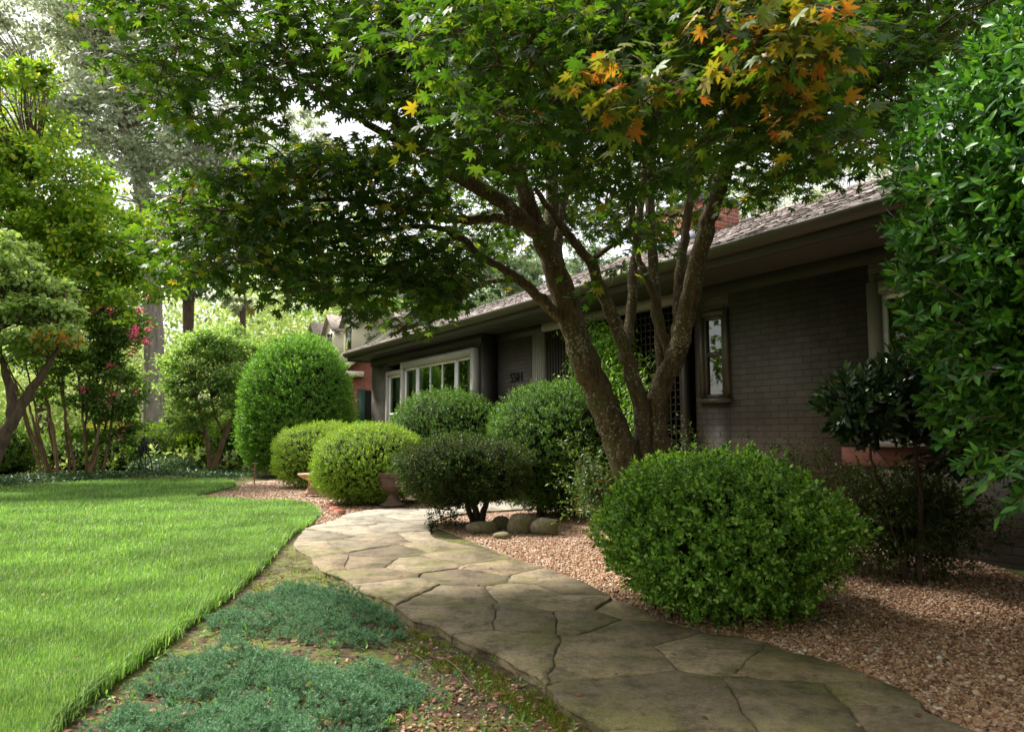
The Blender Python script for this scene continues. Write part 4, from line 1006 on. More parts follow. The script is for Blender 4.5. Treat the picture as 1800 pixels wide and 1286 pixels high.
window('front_window', xv0, xv1, zv0, zv1, PW, casm='dim_trim', cas=.12, proud=.05, lights=[(0, .32, 1, [.45]), (.33, .67, 1, [.45]), (.68, 1, 1, [.45])], curtain=False)
xa0 = hp(1481, 800, PW)[0]; za0, za1 = hp(1560, 820, PW)[1], zv0 - .06
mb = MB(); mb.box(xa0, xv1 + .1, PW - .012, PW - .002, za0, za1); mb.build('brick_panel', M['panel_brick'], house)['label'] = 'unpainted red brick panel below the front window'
# house number
xn, zn = hp(898, 672.5, PW)
cu = bpy.data.curves.new('num', 'FONT'); cu.body = "5504"; cu.size = .205; cu.extrude = .006; cu.space_character = 1.2; cu.offset = .002
tmp = bpy.data.objects.new('num', cu); S.collection.objects.link(tmp)
dg = bpy.context.evaluated_depsgraph_get(); me = bpy.data.meshes.new_from_object(tmp.evaluated_get(dg)); bpy.data.objects.remove(tmp)
me.name = 'house_number'; me.materials.clear(); me.materials.append(M['black'])
hn = bpy.data.objects.new('house_number', me); S.collection.objects.link(hn); hn.parent = house
hn.rotation_euler = (math.radians(90), 0, 0); hn.location = (xn, PW - .014, zn)
xx_ = [v.co.x for v in me.vertices]; wtxt = max(xx_) - min(xx_); want = hp(919, 670, PW)[0] - xn
hn.scale = (want / wtxt, 1.13, 1)
mb = MB(); bx_, bz_ = hp(912, 700, PW); mb.box(bx_ - .04, bx_ + .04, PW - .05, PW - .002, bz_ - .05, bz_ + .05); mb.build('outlet_box', M['slat'], house)
# downspout off the far corner
mb = MB(); tube(mb, [(XL + .05, DEP * 0 + 6.6, ztop - .02), (XL + .1, 6.6, ztop - .08), (xb0 - .06, 6.62, ztop - .3), (xb0 - .06, 6.62, .1)], .035, 8, sub=1); mb.build('downspout', M['gutter'], house)
mb = MB(); tube(mb, [(XL + .15, 6.9, ztop - .30), (xb0 - .03, 6.9, ztop - .52)], .02, 6, sub=1); mb.build('bracket', M['gutter'], house)

# trellis and vine in front of the porch
tx0, tx1 = hp(1045, 700, 6.17)[0], hp(1205, 700, 6.17)[0]
tl = thing('porch_trellis', 'dark square lattice trellis between the maple trunks and the porch', 'trellis', tuple(hw((tx0 + tx1) / 2, 6.17)), HROT)
mb = MB(); hwid = (tx1 - tx0) / 2
for sgn in (-1, 1): 
    pb_ = MB(); pb_.box(sgn * hwid - .04, sgn * hwid + .04, -.04, .04, -.05, ztop - .14); pb_.build('post', M['slat'], tl)
x = -hwid + .06
while x < hwid - .05: mb.box(x, x + .018, -.015, 0, .02, ztop - .2); x += .085
z = .05
while z < ztop - .2: mb.box(-hwid + .04, hwid - .04, .001, .014, z, z + .018); z += .085
mb.build('lattice', M['slat'], tl)
vb = hw(tx0 + .3, 6.06); 
vt = thing('climbing_vine', 'bright green vine climbing the left side of the porch trellis', 'vine', tuple(vb), HROT)
mb = MB(); sb = MB()
for k in range(48):
    x0 = rng.uniform(-.45, .95); top = 2.45 - .9 * max(0, x0) * rng.uniform(.3, 1.2); x1 = x0 + rng.normal(0, .12); z0 = rng.uniform(0, 1.2)
    P = tube(sb, [(x0, 0, z0 if k > 5 else -.05), (x0 + rng.normal(0, .05), -.04, (z0 + top) / 2), (x1, -.03, top)], [.008, .006, .003], 4, sub=14, wob=.01, cap=False)
    for rep in range(9):
        Q = P[rng.uniform(0, 1, len(P)) < .95]; Q = Q + rng.normal(0, .07, Q.shape) * [1, 1.3, 1] - [0, .04, 0]; n = len(Q)
        scatter(mb, LEAF4, Q, np.c_[rng.normal(0, .7, n), rng.normal(-.3, .4, n), rng.normal(-.5, .4, n)], np.c_[rng.normal(0, .5, n), rng.normal(-1, .3, n), rng.normal(.6, .3, n)], rng.uniform(.045, .085, n))
for k in range(9):      # shoots standing off at the top
    a = np.array([rng.uniform(-.35, .3), -.05, rng.uniform(1.7, 2.3)]); b_ = a + [rng.normal(0, .15), -.15, rng.uniform(.1, .3)]
    P = tube(sb, [a, (a + b_) / 2, b_], [.004, .003, .0015], 4, sub=5, cap=False)
    for rep in range(3):
        n = len(P); scatter(mb, LEAF4, P, rdir(n), rdir(n) + [0, -1, .5], rng.uniform(.04, .07, n))
sb.build('stems', M['stem_bark'], vt); mb.build('foliage', L['vine'], vt)

# ------------------------------------------------------------------ neighbour's house (same street line)
M['cream'] = simple('cream_siding', (.80, .73, .56), .6, nz=(2, .06))
M['shutter'] = simple('green_shutter', (.03, .07, .055), .5)
M['roof2'] = simple('far_roof', (.38, .32, .28), .95, nz=(9, .35))
c0 = at(603, 760, 33.0); nY = c0[0] * ND[0] + c0[1] * ND[1]; nX = -(c0[0] * DD[0] + c0[1] * DD[1])
nb = thing('neighbour_house', 'red brick house with cream dormers and dark green shutters beyond the tall egg shrub', 'house', tuple(hw(nX, nY)), HROT)
ez, sp_, dp_ = 4.15, .80, 4.3; ln = 13
mb = MB(); mb.box(-ln, 0, 0, 2 * dp_, -.05, ez)
mb.add([(0, 0, ez), (0, 2 * dp_, ez), (0, dp_, ez + sp_ * dp_), (-ln, 0, ez), (-ln, 2 * dp_, ez), (-ln, dp_, ez + sp_ * dp_)], [np.array([0, 1, 2]), np.array([5, 4, 3])])
mb.build('wall', M['red_brick'], nb)
mb = MB(); o_ = .35
slab(mb, [(-ln - .3, -o_, ez - o_ * sp_), (.3, -o_, ez - o_ * sp_), (.3, dp_, ez + dp_ * sp_), (-ln - .3, dp_, ez + dp_ * sp_)], .14)
slab(mb, [(.3, 2 * dp_ + o_, ez - o_ * sp_), (-ln - .3, 2 * dp_ + o_, ez - o_ * sp_), (-ln - .3, dp_, ez + dp_ * sp_), (.3, dp_, ez + dp_ * sp_)], .14)
mb.build('roof', M['roof2'], nb)
mb = MB()
for sgn in (0, 1):
    y0, y1 = (-o_, dp_) if sgn == 0 else (2 * dp_ + o_, dp_)
    slab(mb, [(.30, y0, ez - o_ * sp_ - .03), (.36, y0, ez - o_ * sp_ - .03), (.36, y1, ez + dp_ * sp_ - .03), (.30, y1, ez + dp_ * sp_ - .03)], .32)
mb.box(.02, .36, -o_ - .05, .8, ez - .65, ez - .42); mb.build('rake_trim', M['cream'], nb)
for k, xd in enumerate((-1.6, -4.6, -7.6)):
    d_ = MB(); y0 = .7; zt_ = ez + 2.1; d_.box(xd - .75, xd + .75, y0, y0 + 2.0, ez + .3, zt_)
    d_.add([(xd - .75, y0, zt_), (xd + .75, y0, zt_), (xd, y0, zt_ + .65)], [np.array([0, 1, 2])]); dm = d_.build('dormer', M['cream'], nb)
    d_ = MB(); slab(d_, [(xd - .95, y0 - .2, zt_ - .15), (xd, y0 - .2, zt_ + .72), (xd, y0 + 3.2, zt_ + .72), (xd - .95, y0 + 3.2, zt_ - .15)], .1); slab(d_, [(xd + .95, y0 - .2, zt_ - .15), (xd + .95, y0 + 3.2, zt_ - .15), (xd, y0 + 3.2, zt_ + .72), (xd, y0 - .2, zt_ + .72)], .1); d_.build('dormer_roof', M['roof2'], dm)
    d_ = MB(); d_.box(xd - .4, xd + .4, y0 - .03, y0 - .004, ez + .75, zt_ - .25); d_.build('dormer_window', M['glass'], dm)
    d_ = MB(); d_.box(xd - .4, xd + .4, y0 - .003, y0 - .001, ez + .75, zt_ - .25); d_.build('dormer_backing', M['dark'], dm)  # dark sheet just behind the dormer glass
d_ = MB(); d_.box(-.8 + .0, -.35, -.02, -.003, 1.2, 2.8); d_.build('window', M['dark'], nb)
for (z0, z1) in ((1.3, 2.9),):
    d_ = MB(); d_.box(.003, .03, 1.0, 1.75, z0, z1); wq = d_.build('window', M['dark'], nb)
    d_ = MB(); d_.box(.003, .05, .62, .98, z0 - .05, z1 + .05); d_.build('shutter', M['shutter'], wq); d_ = MB(); d_.box(.003, .05, 1.77, 2.1, z0 - .05, z1 + .05); d_.build('shutter', M['shutter'], wq)
d_ = MB(); tube(d_, [(.06, 2.6, ez - .2), (.06, 2.6, 0)], .06, 6, sub=1); d_.build('downspout', M['shutter'], nb)

# ------------------------------------------------------------------ the maple
def Lp(*pts): return [at(*p) for p in pts]
limbs = [
 (Lp((1122, 985, 6.0), (1115, 860, 6.0), (1092, 790, 5.98), (1062, 715, 5.95), (1030, 640, 5.9), (1005, 565, 5.85), (985, 500, 5.8), (965, 445, 5.75), (944, 400, 5.7)), [.15, .14, .13, .118, .112, .105, .10, .09, .078]),
 (Lp((944, 400, 5.7), (925, 350, 5.6), (905, 285, 5.5), (880, 200, 5.3), (850, 110, 5.1), (820, 20, 4.9), (800, -90, 4.7)), [.075, .068, .058, .048, .038, .028, .018]),
 (Lp((960, 430, 5.75), (968, 380, 5.8), (972, 315, 5.85), (966, 210, 5.9), (960, 60, 5.9), (965, -80, 5.8)), [.062, .055, .05, .042, .033, .02]),
 (Lp((985, 505, 5.8), (978, 440, 5.9), (985, 380, 6.0), (1000, 300, 6.1), (1020, 180, 6.2), (1040, 50, 6.2)), [.06, .05, .042, .036, .028, .018]),
 (Lp((950, 412, 5.7), (915, 382, 5.55), (880, 353, 5.4), (826, 322, 5.2), (780, 298, 5.0), (735, 265, 4.8), (687, 200, 4.6), (640, 150, 4.4), (600, 106, 4.25), (535, 60, 4.1), (480, 20, 4.0)), [.068, .06, .055, .05, .044, .038, .032, .026, .02, .015, .009]),
 (Lp((735, 262, 4.8), (680, 238, 4.7), (620, 200, 4.6), (553, 156, 4.5), (490, 115, 4.4), (430, 85, 4.3), (340, 60, 4.2)), [.028, .026, .022, .018, .014, .01, .006]),
 (Lp((946, 404, 5.7), (905, 388, 5.5), (860, 383, 5.4), (800, 386, 5.25), (755, 378, 5.1), (700, 366, 5.0), (640, 350, 4.9), (560, 352, 4.8), (470, 350, 4.7), (390, 370, 4.6)), [.045, .04, .036, .032, .028, .024, .019, .014, .01, .006]),
 (Lp((995, 560, 5.85), (976, 550, 5.75), (945, 520, 5.6), (912, 490, 5.5), (880, 470, 5.4), (845, 450, 5.3), (815, 425, 5.2), (770, 400, 5.1), (700, 400, 5.0), (620, 420, 4.9), (520, 440, 4.8)), [.05, .046, .04, .036, .03, .027, .024, .02, .016, .012, .006]),
 (Lp((908, 492, 5.5), (860, 495, 5.4), (800, 510, 5.35), (740, 515, 5.3), (690, 500, 5.2), (620, 505, 5.1)), [.018, .016, .014, .011, .008, .005]),
 (Lp((790, 420, 5.15), (740, 450, 5.05), (670, 470, 4.95), (590, 480, 4.85), (480, 470, 4.7), (380, 450, 4.6)), [.016, .014, .012, .010, .007, .004]),
 (Lp((1140, 985, 6.05), (1132, 860, 6.05), (1130, 790, 6.05), (1128, 727, 6.05), (1106, 640, 6.0), (1092, 598, 6.0), (1060, 517, 5.9), (1040, 465, 5.85), (1010, 425, 5.8), (985, 395, 5.7), (940, 330, 5.5)), [.09, .08, .075, .07, .064, .058, .05, .043, .036, .029, .018]),
 (Lp((1100, 615, 6.0), (1108, 560, 6.1), (1112, 500, 6.15), (1118, 430, 6.2), (1130, 330, 6.25), (1140, 200, 6.3), (1135, 50, 6.3)), [.05, .044, .04, .036, .03, .022, .014]),
 (Lp((1170, 985, 6.1), (1165, 860, 6.1), (1160, 790, 6.1), (1153, 727, 6.1), (1162, 680, 6.05), (1188, 622, 6.0), (1205, 560, 5.9), (1218, 500, 5.8), (1235, 420, 5.65), (1258, 345, 5.5), (1280, 285, 5.35), (1310, 200, 5.1), (1340, 110, 4.9), (1360, 0, 4.7)), [.11, .10, .092, .088, .085, .082, .078, .073, .068, .062, .055, .045, .032, .018]),
 (Lp((1188, 640, 6.05), (1192, 560, 6.15), (1196, 480, 6.2), (1203, 420, 6.2), (1218, 330, 6.2), (1240, 230, 6.1), (1260, 100, 6.0)), [.06, .055, .048, .04, .034, .026, .015]),
 (Lp((1176, 625, 6.1), (1160, 560, 6.1), (1148, 515, 6.05), (1128, 470, 6.0), (1116, 420, 5.9), (1106, 300, 5.8), (1090, 150, 5.7), (1080, 0, 5.6)), [.042, .037, .032, .028, .024, .018, .014, .008]),
 (Lp((1165, 740, 6.2), (1160, 600, 6.3), (1150, 480, 6.35), (1143, 380, 6.35), (1150, 230, 6.3), (1158, 90, 6.2), (1165, -40, 6.1)), [.05, .048, .045, .042, .039, .035, .03]),
 (Lp((1040, 455, 5.9), (1090, 420, 5.7), (1110, 380, 5.6), (1090, 350, 5.3), (1050, 320, 5.0), (1000, 250, 4.5)), [.022, .02, .017, .014, .010, .006]),
 (Lp((1280, 285, 5.35), (1340, 250, 5.1), (1420, 205, 4.9), (1504, 162, 4.7), (1553, 133, 4.6), (1609, 106, 4.5), (1660, 70, 4.4), (1710, 40, 4.3)), [.045, .044, .042, .038, .034, .027, .018, .008]),
 (Lp((1310, 200, 5.1), (1330, 180, 4.5), (1340, 160, 3.8), (1345, 140, 3.2), (1330, 110, 2.6), (1300, 60, 2.2)), [.03, .025, .02, .015, .01, .005]),
 (Lp((965, 180, 5.9), (960, 140, 5.0), (940, 120, 4.2), (930, 90, 3.4), (900, 60, 2.9)), [.028, .024, .018, .012, .006]),
 (Lp((880, 200, 5.3), (840, 160, 4.6), (800, 130, 4.0), (770, 100, 3.5), (720, 60, 3.2)), [.026, .022, .017, .012, .006]),
 (Lp((1360, 0, 4.7), (1390, -60, 4.4), (1450, -160, 4.0), (1500, -300, 3.5)), [.02, .018, .014, .008]),
]
mpl_base = np.array([at(1140, 985, 6.05)[0], 6.05, 0])
mp_t = thing('maple_tree', 'multi stemmed maple with lichen spotted trunks and a wide green crown with orange tips', 'tree', tuple(mpl_base))
tb_ = MB(); limb_nodes = []
for pts, rd in limbs:
    P = np.array(pts); P[0] = np.where(rd[0] > .1, [P[0][0], P[0][1], -.05], P[0])
    big = rd[0] > .035
    limb_nodes.append(tube(tb_, P - mpl_base, rd, 12 if big else 7, sub=5, wob=.006 if big else .004))
tb_.build('trunk', M['maple_bark'], mp_t, smooth=True)
LN = np.concatenate(limb_nodes) + mpl_base
LN = LN[LN[:, 2] > 1.9]

def pin(poly, n, v=None):
    P = np.array(poly, float); lo, hi = P.min(0), P.max(0); out = np.zeros((0, 2))
    while len(out) < n:
        q = rng.uniform(lo, hi, (n * 3, 2)); out = np.r_[out, q[inside(P, q)]]
    return out[:n]
regions = [   # outline in the view, number of sprays, depth range, leaf mix (autumn share)
 ([(120, -60), (150, 10), (225, 40), (300, 60), (205, 110), (270, 130), (255, 170), (300, 205), (330, 245), (420, 262), (490, 250), (510, 185), (560, 165), (620, 205), (700, 280), (760, 280), (760, -60)], 255, (3.7, 5.0), .02),
 ([(590, -60), (620, 120), (700, 240), (760, 290), (900, 300), (1010, 330), (1130, 330), (1280, 300), (1280, -60)], 430, (3.3, 5.2), .02),
 ([(760, -60), (700, 60), (760, 170), (850, 240), (960, 250), (1080, 240), (1200, 200), (1250, 100), (1250, -60)], 130, (2.5, 3.3), .03),
 ([(1180, -40), (1200, 60), (1070, 120), (1100, 190), (1250, 260), (1330, 280), (1480, 285), (1500, 240), (1450, 130), (1480, 70), (1400, -40)], 85, (2.2, 2.8), .10),
 ([(1215, 0), (1235, 90), (1290, 130), (1420, 130), (1460, 60), (1350, -30)], 27, (2.0, 2.4), .8),
 ([(1030, 110), (1080, 100), (1200, 130), (1200, 190), (1110, 190)], 5, (2.1, 2.3), .8),
 ([(1380, -60), (1400, 120), (1440, 260), (1520, 290), (1590, 240), (1640, 160), (1720, 90), (1760, -60)], 230, (3.8, 5.6), .02),
 ([(1250, 200), (1260, 330), (1320, 370), (1370, 340), (1440, 320), (1450, 200)], 50, (4.6, 6.0), .03),
 ([(300, 345), (345, 300), (430, 290), (520, 255), (600, 262), (700, 300), (780, 330), (760, 380), (640, 400), (470, 385), (350, 400)], 130, (4.3, 5.3), .08),
 ([(285, 400), (300, 480), (340, 495), (440, 470), (520, 530), (600, 520), (640, 570), (700, 580), (760, 560), (800, 520), (840, 470), (800, 420), (640, 380), (400, 380)], 240, (4.3, 5.6), .03),
 ([(760, 300), (780, 430), (860, 440), (960, 420), (1100, 420), (1240, 380), (1280, 300), (1100, 280), (900, 280)], 210, (6.4, 7.6), .04),
 ([(1060, 380), (1075, 430), (1140, 430), (1170, 390), (1120, 350)], 9, (4.2, 5.2), .02),
 ([(1060, 460), (1050, 500), (1130, 500), (1130, 460)], 4, (5.2, 5.8), .1),
 ([(500, 250), (520, 330), (760, 330), (720, 270), (600, 240)], 34, (4.6, 5.4), .2),
 # above the frame: the rest of the crown
 ([(250, -330), (200, -60), (1760, -60), (1750, -400), (1200, -650), (600, -600)], 370, (4.2, 7.0), .03),
]
cl = []
for poly, n, (a, b), au in regions:
    q = pin(poly, n)
    for u, v in q: cl.append((*at(u, v, rng.uniform(a, b)), au))
for k in range(330):      # crown over and behind the trunks, towards the house
    a = rng.uniform(0, 6.28); r = 2.2 * rng.uniform(0, 1) ** .5
    cl.append((mpl_base[0] + .2 + math.cos(a) * r, 6.6 + math.sin(a) * r * .9, rng.uniform(4.0, 5.6) - .12 * r * r, .06))
for k in range(150):      # leaf sprays added over the gravel bed to block sky from the wall
    cl.append((rng.uniform(1.7, 4.8), rng.uniform(2.2, 5.6), rng.uniform(3.25, 4.7), .03))
cl = np.array(cl)
order = np.argsort([np.min(np.linalg.norm(LN - c[:3], axis=1)) for c in cl]); cl = cl[order]
nodes = np.zeros((len(LN) + len(cl), 3)); nodes[:len(LN)] = LN; nn_ = len(LN); par = []
root = mpl_base + [0, 0, 2.2]
for c in cl:
    dd = nodes[:nn_] - c[:3]; cost = np.linalg.norm(dd, axis=1) + .25 * np.maximum(0, dd[:, 2]) + .12 * np.linalg.norm(nodes[:nn_] - root, axis=1)
    j = int(np.argmin(cost)); par.append(j); nodes[nn_] = c[:3]; nn_ += 1
desc = np.ones(len(cl))
for i in range(len(cl) - 1, -1, -1):
    if par[i] >= len(LN): desc[par[i] - len(LN)] += desc[i]
wb = MB(); LB = {'maple': MB(), 'autumn': MB(), 'yellow': MB()}
for i, c in enumerate(cl):
    a = nodes[par[i]] - mpl_base; b_ = c[:3] - mpl_base; l = np.linalg.norm(b_ - a); r = .0028 + .0016 * math.sqrt(desc[i])
    dvec = norm(b_ - a)
    m1 = a + (b_ - a) * .35 + rng.normal(0, .05 * l, 3) + [0, 0, .05 * l]; m2 = a + (b_ - a) * .7 + rng.normal(0, .05 * l, 3) + [0, 0, .06 * l]
    tube(wb, [a, m1, m2, b_], [r, r * .85, r * .7, r * .5], 5, sub=3, cap=False)
    # the spray: a loose layered fan of leaves on thin shoots
    dist_ = np.linalg.norm(c[:3] - [0, 0, H]); near = dist_ < 3.0; sprd = .6 if near else 1.0
    nl = rng.integers(16, 25); hd = dvec * [1, 1, .3] + rng.normal(0, .5, 3) * [1, 1, .3]; hd = norm(hd)
    for s_ in range(4):
        az = rng.normal(0, .9); d2 = np.array([hd[0] * math.cos(az) - hd[1] * math.sin(az), hd[0] * math.sin(az) + hd[1] * math.cos(az), rng.uniform(-.35, .25)]); d2 = norm(d2)
        l2 = rng.uniform(.12, .28) * sprd; e_ = b_ + d2 * l2 + [0, 0, -.03]
        mid = b_ + d2 * l2 * .5 + [0, 0, .02]
        tube(wb, [b_, mid, e_], [.0024, .0018, .0012], 3, sub=2, cap=False)
        k = nl // 4; tt = rng.uniform(.15, 1.1, k)[:, None]; p = b_ + d2 * l2 * tt + rng.normal(0, .035, (k, 3))
        az2 = rng.uniform(0, 6.28, k); yd = norm(np.c_[np.cos(az2), np.sin(az2), np.zeros(k)] * .8 + d2 * .7 + np.c_[np.zeros((k, 2)), rng.uniform(-.75, .1, k)])
        nr = norm(np.c_[rng.normal(0, .45, k), rng.normal(-.1, .45, k), np.ones(k)])
        key = ('autumn' if near else 'yellow') if rng.uniform() < c[3] else 'maple'
        scatter(LB[key], MAPLE, p + yd * .02, yd, nr, rng.uniform(.076, .124, k) * (.85 if near else 1))
wb.build('twigs', M['maple_bark'], mp_t)
LB['maple'].build('crown', L['maple'], mp_t)
LB['yellow'].build('yellow_leaves', L['yellow'], mp_t)['label'] = 'scattered yellow leaves'
LB['autumn'].build('autumn_leaves', L['autumn'], mp_t)['label'] = 'orange and yellow tipped leaves'

# ------------------------------------------------------------------ background trees
def bgtree(name, label, trunk, blobs, leaf, lm, size, per, clumps=26, bk='dark_bark', limbs_=(), seg=10, extra=None, group=None, cat='tree', flat=.5, stemname='trunk'):
    """trunk: list of (pts, radii); blobs: (centre, radii, weight)"""
    b0 = np.array(trunk[0][0][0], float); base = np.array([b0[0], b0[1], 0]); t = thing(name, label, cat, tuple(base), group=group)
    tb = MB(); nodes = []
    for pts, rd in list(trunk) + list(limbs_): nodes.append(tube(tb, np.array(pts) - base, rd, seg, sub=5, wob=.01))
    nodes = np.concatenate(nodes); mb = MB()
    for c, r, wt in blobs:
        c = np.array(c) - base; r = np.array(r, float)
        m_ = max(6, int(clumps * wt * 1.7)); d = rdir(m_); cp = c + d * r * (rng.uniform(.3, 1.12, (m_, 1)) ** .5)
        for p in cp:
            cost = np.linalg.norm(nodes - p, axis=1) + 1.2 * np.maximum(0, nodes[:, 2] - p[2] + .2)
            a = nodes[np.argmin(cost)]; l = np.linalg.norm(p - a)
            tube(tb, [a, a + (p - a) * .5 + rng.normal(0, .06 * l, 3) + [0, 0, .06 * l], p], [.006 + .010 * l, .005 + .006 * l, .004], 4, sub=3, cap=False)
            cr = r.min() * rng.uniform(.12, .36) + .1; n = int(per * rng.uniform(.35, 1.15))
            q = p + rng.normal(0, .5, (n, 3)) * [cr, cr, cr * flat]
            out = norm(q - p + (p - c) * .3)
            yd = norm(out * .5 + rng.normal(0, .6, (n, 3)) + [0, 0, -.15]); nr = norm(out * .4 + rng.normal(0, .5, (n, 3)) + [0, 0, .8])
            scatter(mb, leaf, q, yd, nr, size * rng.uniform(.7, 1.25, n))
    tb.build(stemname, M[bk], t, smooth=True)
    mb.build('crown', lm, t)
    if extra: extra(t, base)
    return t
def A3(u, v, Y): return at(u, v, Y)
def R(px, Y): return px * Y / F

# bright tree, left
Y = 15.5
bgtree('bright_green_tree', 'tall bright yellow green tree at the left edge above the pale dogwood', [([(cx(-60, Y), Y, -.05), A3(-50, 650, Y), A3(-10, 520, Y), A3(30, 400, Y), A3(60, 300, Y)], [.16, .13, .11, .08, .04])],
  [(A3(10, 220, Y), (R(90, Y), 1.3, R(105, Y)), 1.5), (A3(-120, 260, Y), (R(110, Y), 1.3, R(150, Y)), 1), (A3(95, 330, Y), (R(95, Y), 1.2, R(90, Y)), 1.4), (A3(30, 420, Y), (R(120, Y), 1.2, R(90, Y)), 1.4), (A3(190, 425, Y), (R(85, Y), 1.0, R(70, Y)), 1.1), (A3(60, 130, Y + .3), (R(30, Y), .5, R(30, Y)), .3), (A3(-130, 480, Y), (R(120, Y), 1.2, R(120, Y)), 1), (A3(230, 500, Y), (R(60, Y), 1.0, R(60, Y)), .6)],
  LEAFW, L['bright'], .11, 130, 27, limbs_=[([A3(-10, 520, Y), A3(60, 470, Y), A3(130, 440, Y), A3(200, 420, Y)], [.06, .05, .035, .015]), ([A3(30, 400, Y), A3(80, 360, Y), A3(120, 320, Y)], [.05, .035, .015])])
# dogwood with leaning trunk
Y = 12.8
def dog_extra(t, base):
    mb = MB(); n = 260; p = A3(94, 592, Y - .5) - base + rng.normal(0, .5, (n, 3)) * [.42, .2, .13]
    scatter(mb, LEAFW, p, rng.normal(0, .4, (n, 3)) + [0, 0, -1], rdir(n), .10 * rng.uniform(.7, 1.2, n)); mb.build('autumn_leaves', L['autumn'], t)['label'] = 'orange cluster of drooping leaves'
bgtree('dogwood_tree', 'pale green dogwood with a leaning trunk and one orange leaf cluster at the left edge', [([(cx(-25, Y), Y, -.05), A3(-2, 790, Y), A3(22, 740, Y), A3(50, 695, Y), A3(85, 640, Y), A3(110, 600, Y)], [.12, .11, .10, .085, .055, .025])],
  [(A3(50, 500, Y), (R(60, Y), .7, R(16, Y)), .7), (A3(10, 470, Y), (R(60, Y), .7, R(16, Y)), .7), (A3(85, 545, Y), (R(48, Y), .6, R(16, Y)), .7), (A3(20, 545, Y), (R(70, Y), .7, R(20, Y)), .8), (A3(95, 590, Y), (R(38, Y), .6, R(16, Y)), .6), (A3(30, 600, Y), (R(60, Y), .7, R(16, Y)), .7), (A3(-60, 520, Y), (R(90, Y), .8, R(60, Y)), 1.0), (A3(-10, 430, Y), (R(50, Y), .8, R(18, Y)), .6)],
  LEAFW, L['dogwood'], .10, 80, 24, bk='dark_bark', limbs_=[([A3(22, 740, Y), A3(20, 700, Y), A3(5, 640, Y), A3(-15, 590, Y)], [.09, .08, .05, .02])], extra=dog_extra)
# crape myrtle
Y = 17.6; bx0 = cx(165, Y)
st = []
for k in range(15):
    u0 = 120 + rng.uniform(-38, 60); u1 = u0 + (u0 - 150) * 1.1 + rng.normal(0, 22); st.append(([(cx(u0, Y), Y + rng.uniform(-.3, .3), -.05), A3((u0 * 2 + u1) / 3, 760, Y + rng.uniform(-.3, .3)), A3((u0 + u1) / 2, 700, Y), A3(u1, 600 + rng.uniform(-40, 40), Y)], [.035, .03, .025, .012]))
def crape_extra(t, base):
    mb = MB()
    for (u, v, n) in [(210, 520, 34), (232, 525, 26), (245, 545, 40), (240, 580, 40), (232, 590, 34), (255, 600, 44), (235, 618, 40), (195, 545, 22), (200, 640, 18), (147, 686, 24), (198, 690, 14), (240, 690, 16), (212, 768, 12), (215, 745, 10), (165, 545, 12), (190, 710, 10), (258, 520, 20), (262, 575, 26)]:
        p = A3(u + rng.normal(0, 2), v, Y - .95) - base + rng.normal(0, .05, (n, 3)) * [1.2, 1, 1]
        scatter(mb, LEAFW, p, rdir(n), rdir(n), .055 * rng.uniform(.7, 1.3, n))
    mb.build('blossom', L['pink'], t)
bgtree('crape_myrtle', 'multi stemmed crape myrtle with pink blossoms at the far left of the lawn', st,
  [(A3(150, 560, Y), (R(95, Y), .9, R(90, Y)), 1.8), (A3(198, 560, Y), (R(48, Y), .8, R(60, Y)), 1.0), (A3(185, 680, Y), (R(55, Y), .8, R(60, Y)), 1.1), (A3(90, 640, Y), (R(60, Y), .8, R(60, Y)), .9), (A3(175, 740, Y + .3), (R(80, Y), .6, R(45, Y)), .7)],
  LEAFW, L['crape'], .085, 150, 26, bk='stem_bark', extra=crape_extra, stemname='stems', seg=7)
# small twin-trunk tree
Y = 19.6
bgtree('small_twin_trunk_tree', 'small light green tree on twin reddish trunks left of the tall egg shrub', [([(cx(372, Y), Y, -.05), A3(366, 790, Y), A3(358, 750, Y), A3(345, 700, Y)], [.07, .06, .055, .03]), ([(cx(374, Y), Y, -.05), A3(385, 795, Y), A3(398, 760, Y), A3(415, 715, Y)], [.08, .07, .06, .03])],
  [(A3(365, 650, Y), (R(75, Y), .9, R(75, Y)), 1.8), (A3(325, 645, Y), (R(28, Y), .7, R(55, Y)), .6), (A3(430, 660, Y), (R(45, Y), .8, R(70, Y)), 1.0), (A3(340, 730, Y), (R(40, Y), .7, R(30, Y)), .5), (A3(400, 600, Y), (R(60, Y), .7, R(40, Y)), .8)],
  LEAFW, L['soft'], .075, 190, 24, bk='stem_bark', limbs_=[([A3(398, 760, Y), A3(380, 735, Y), A3(372, 700, Y)], [.045, .035, .02])])
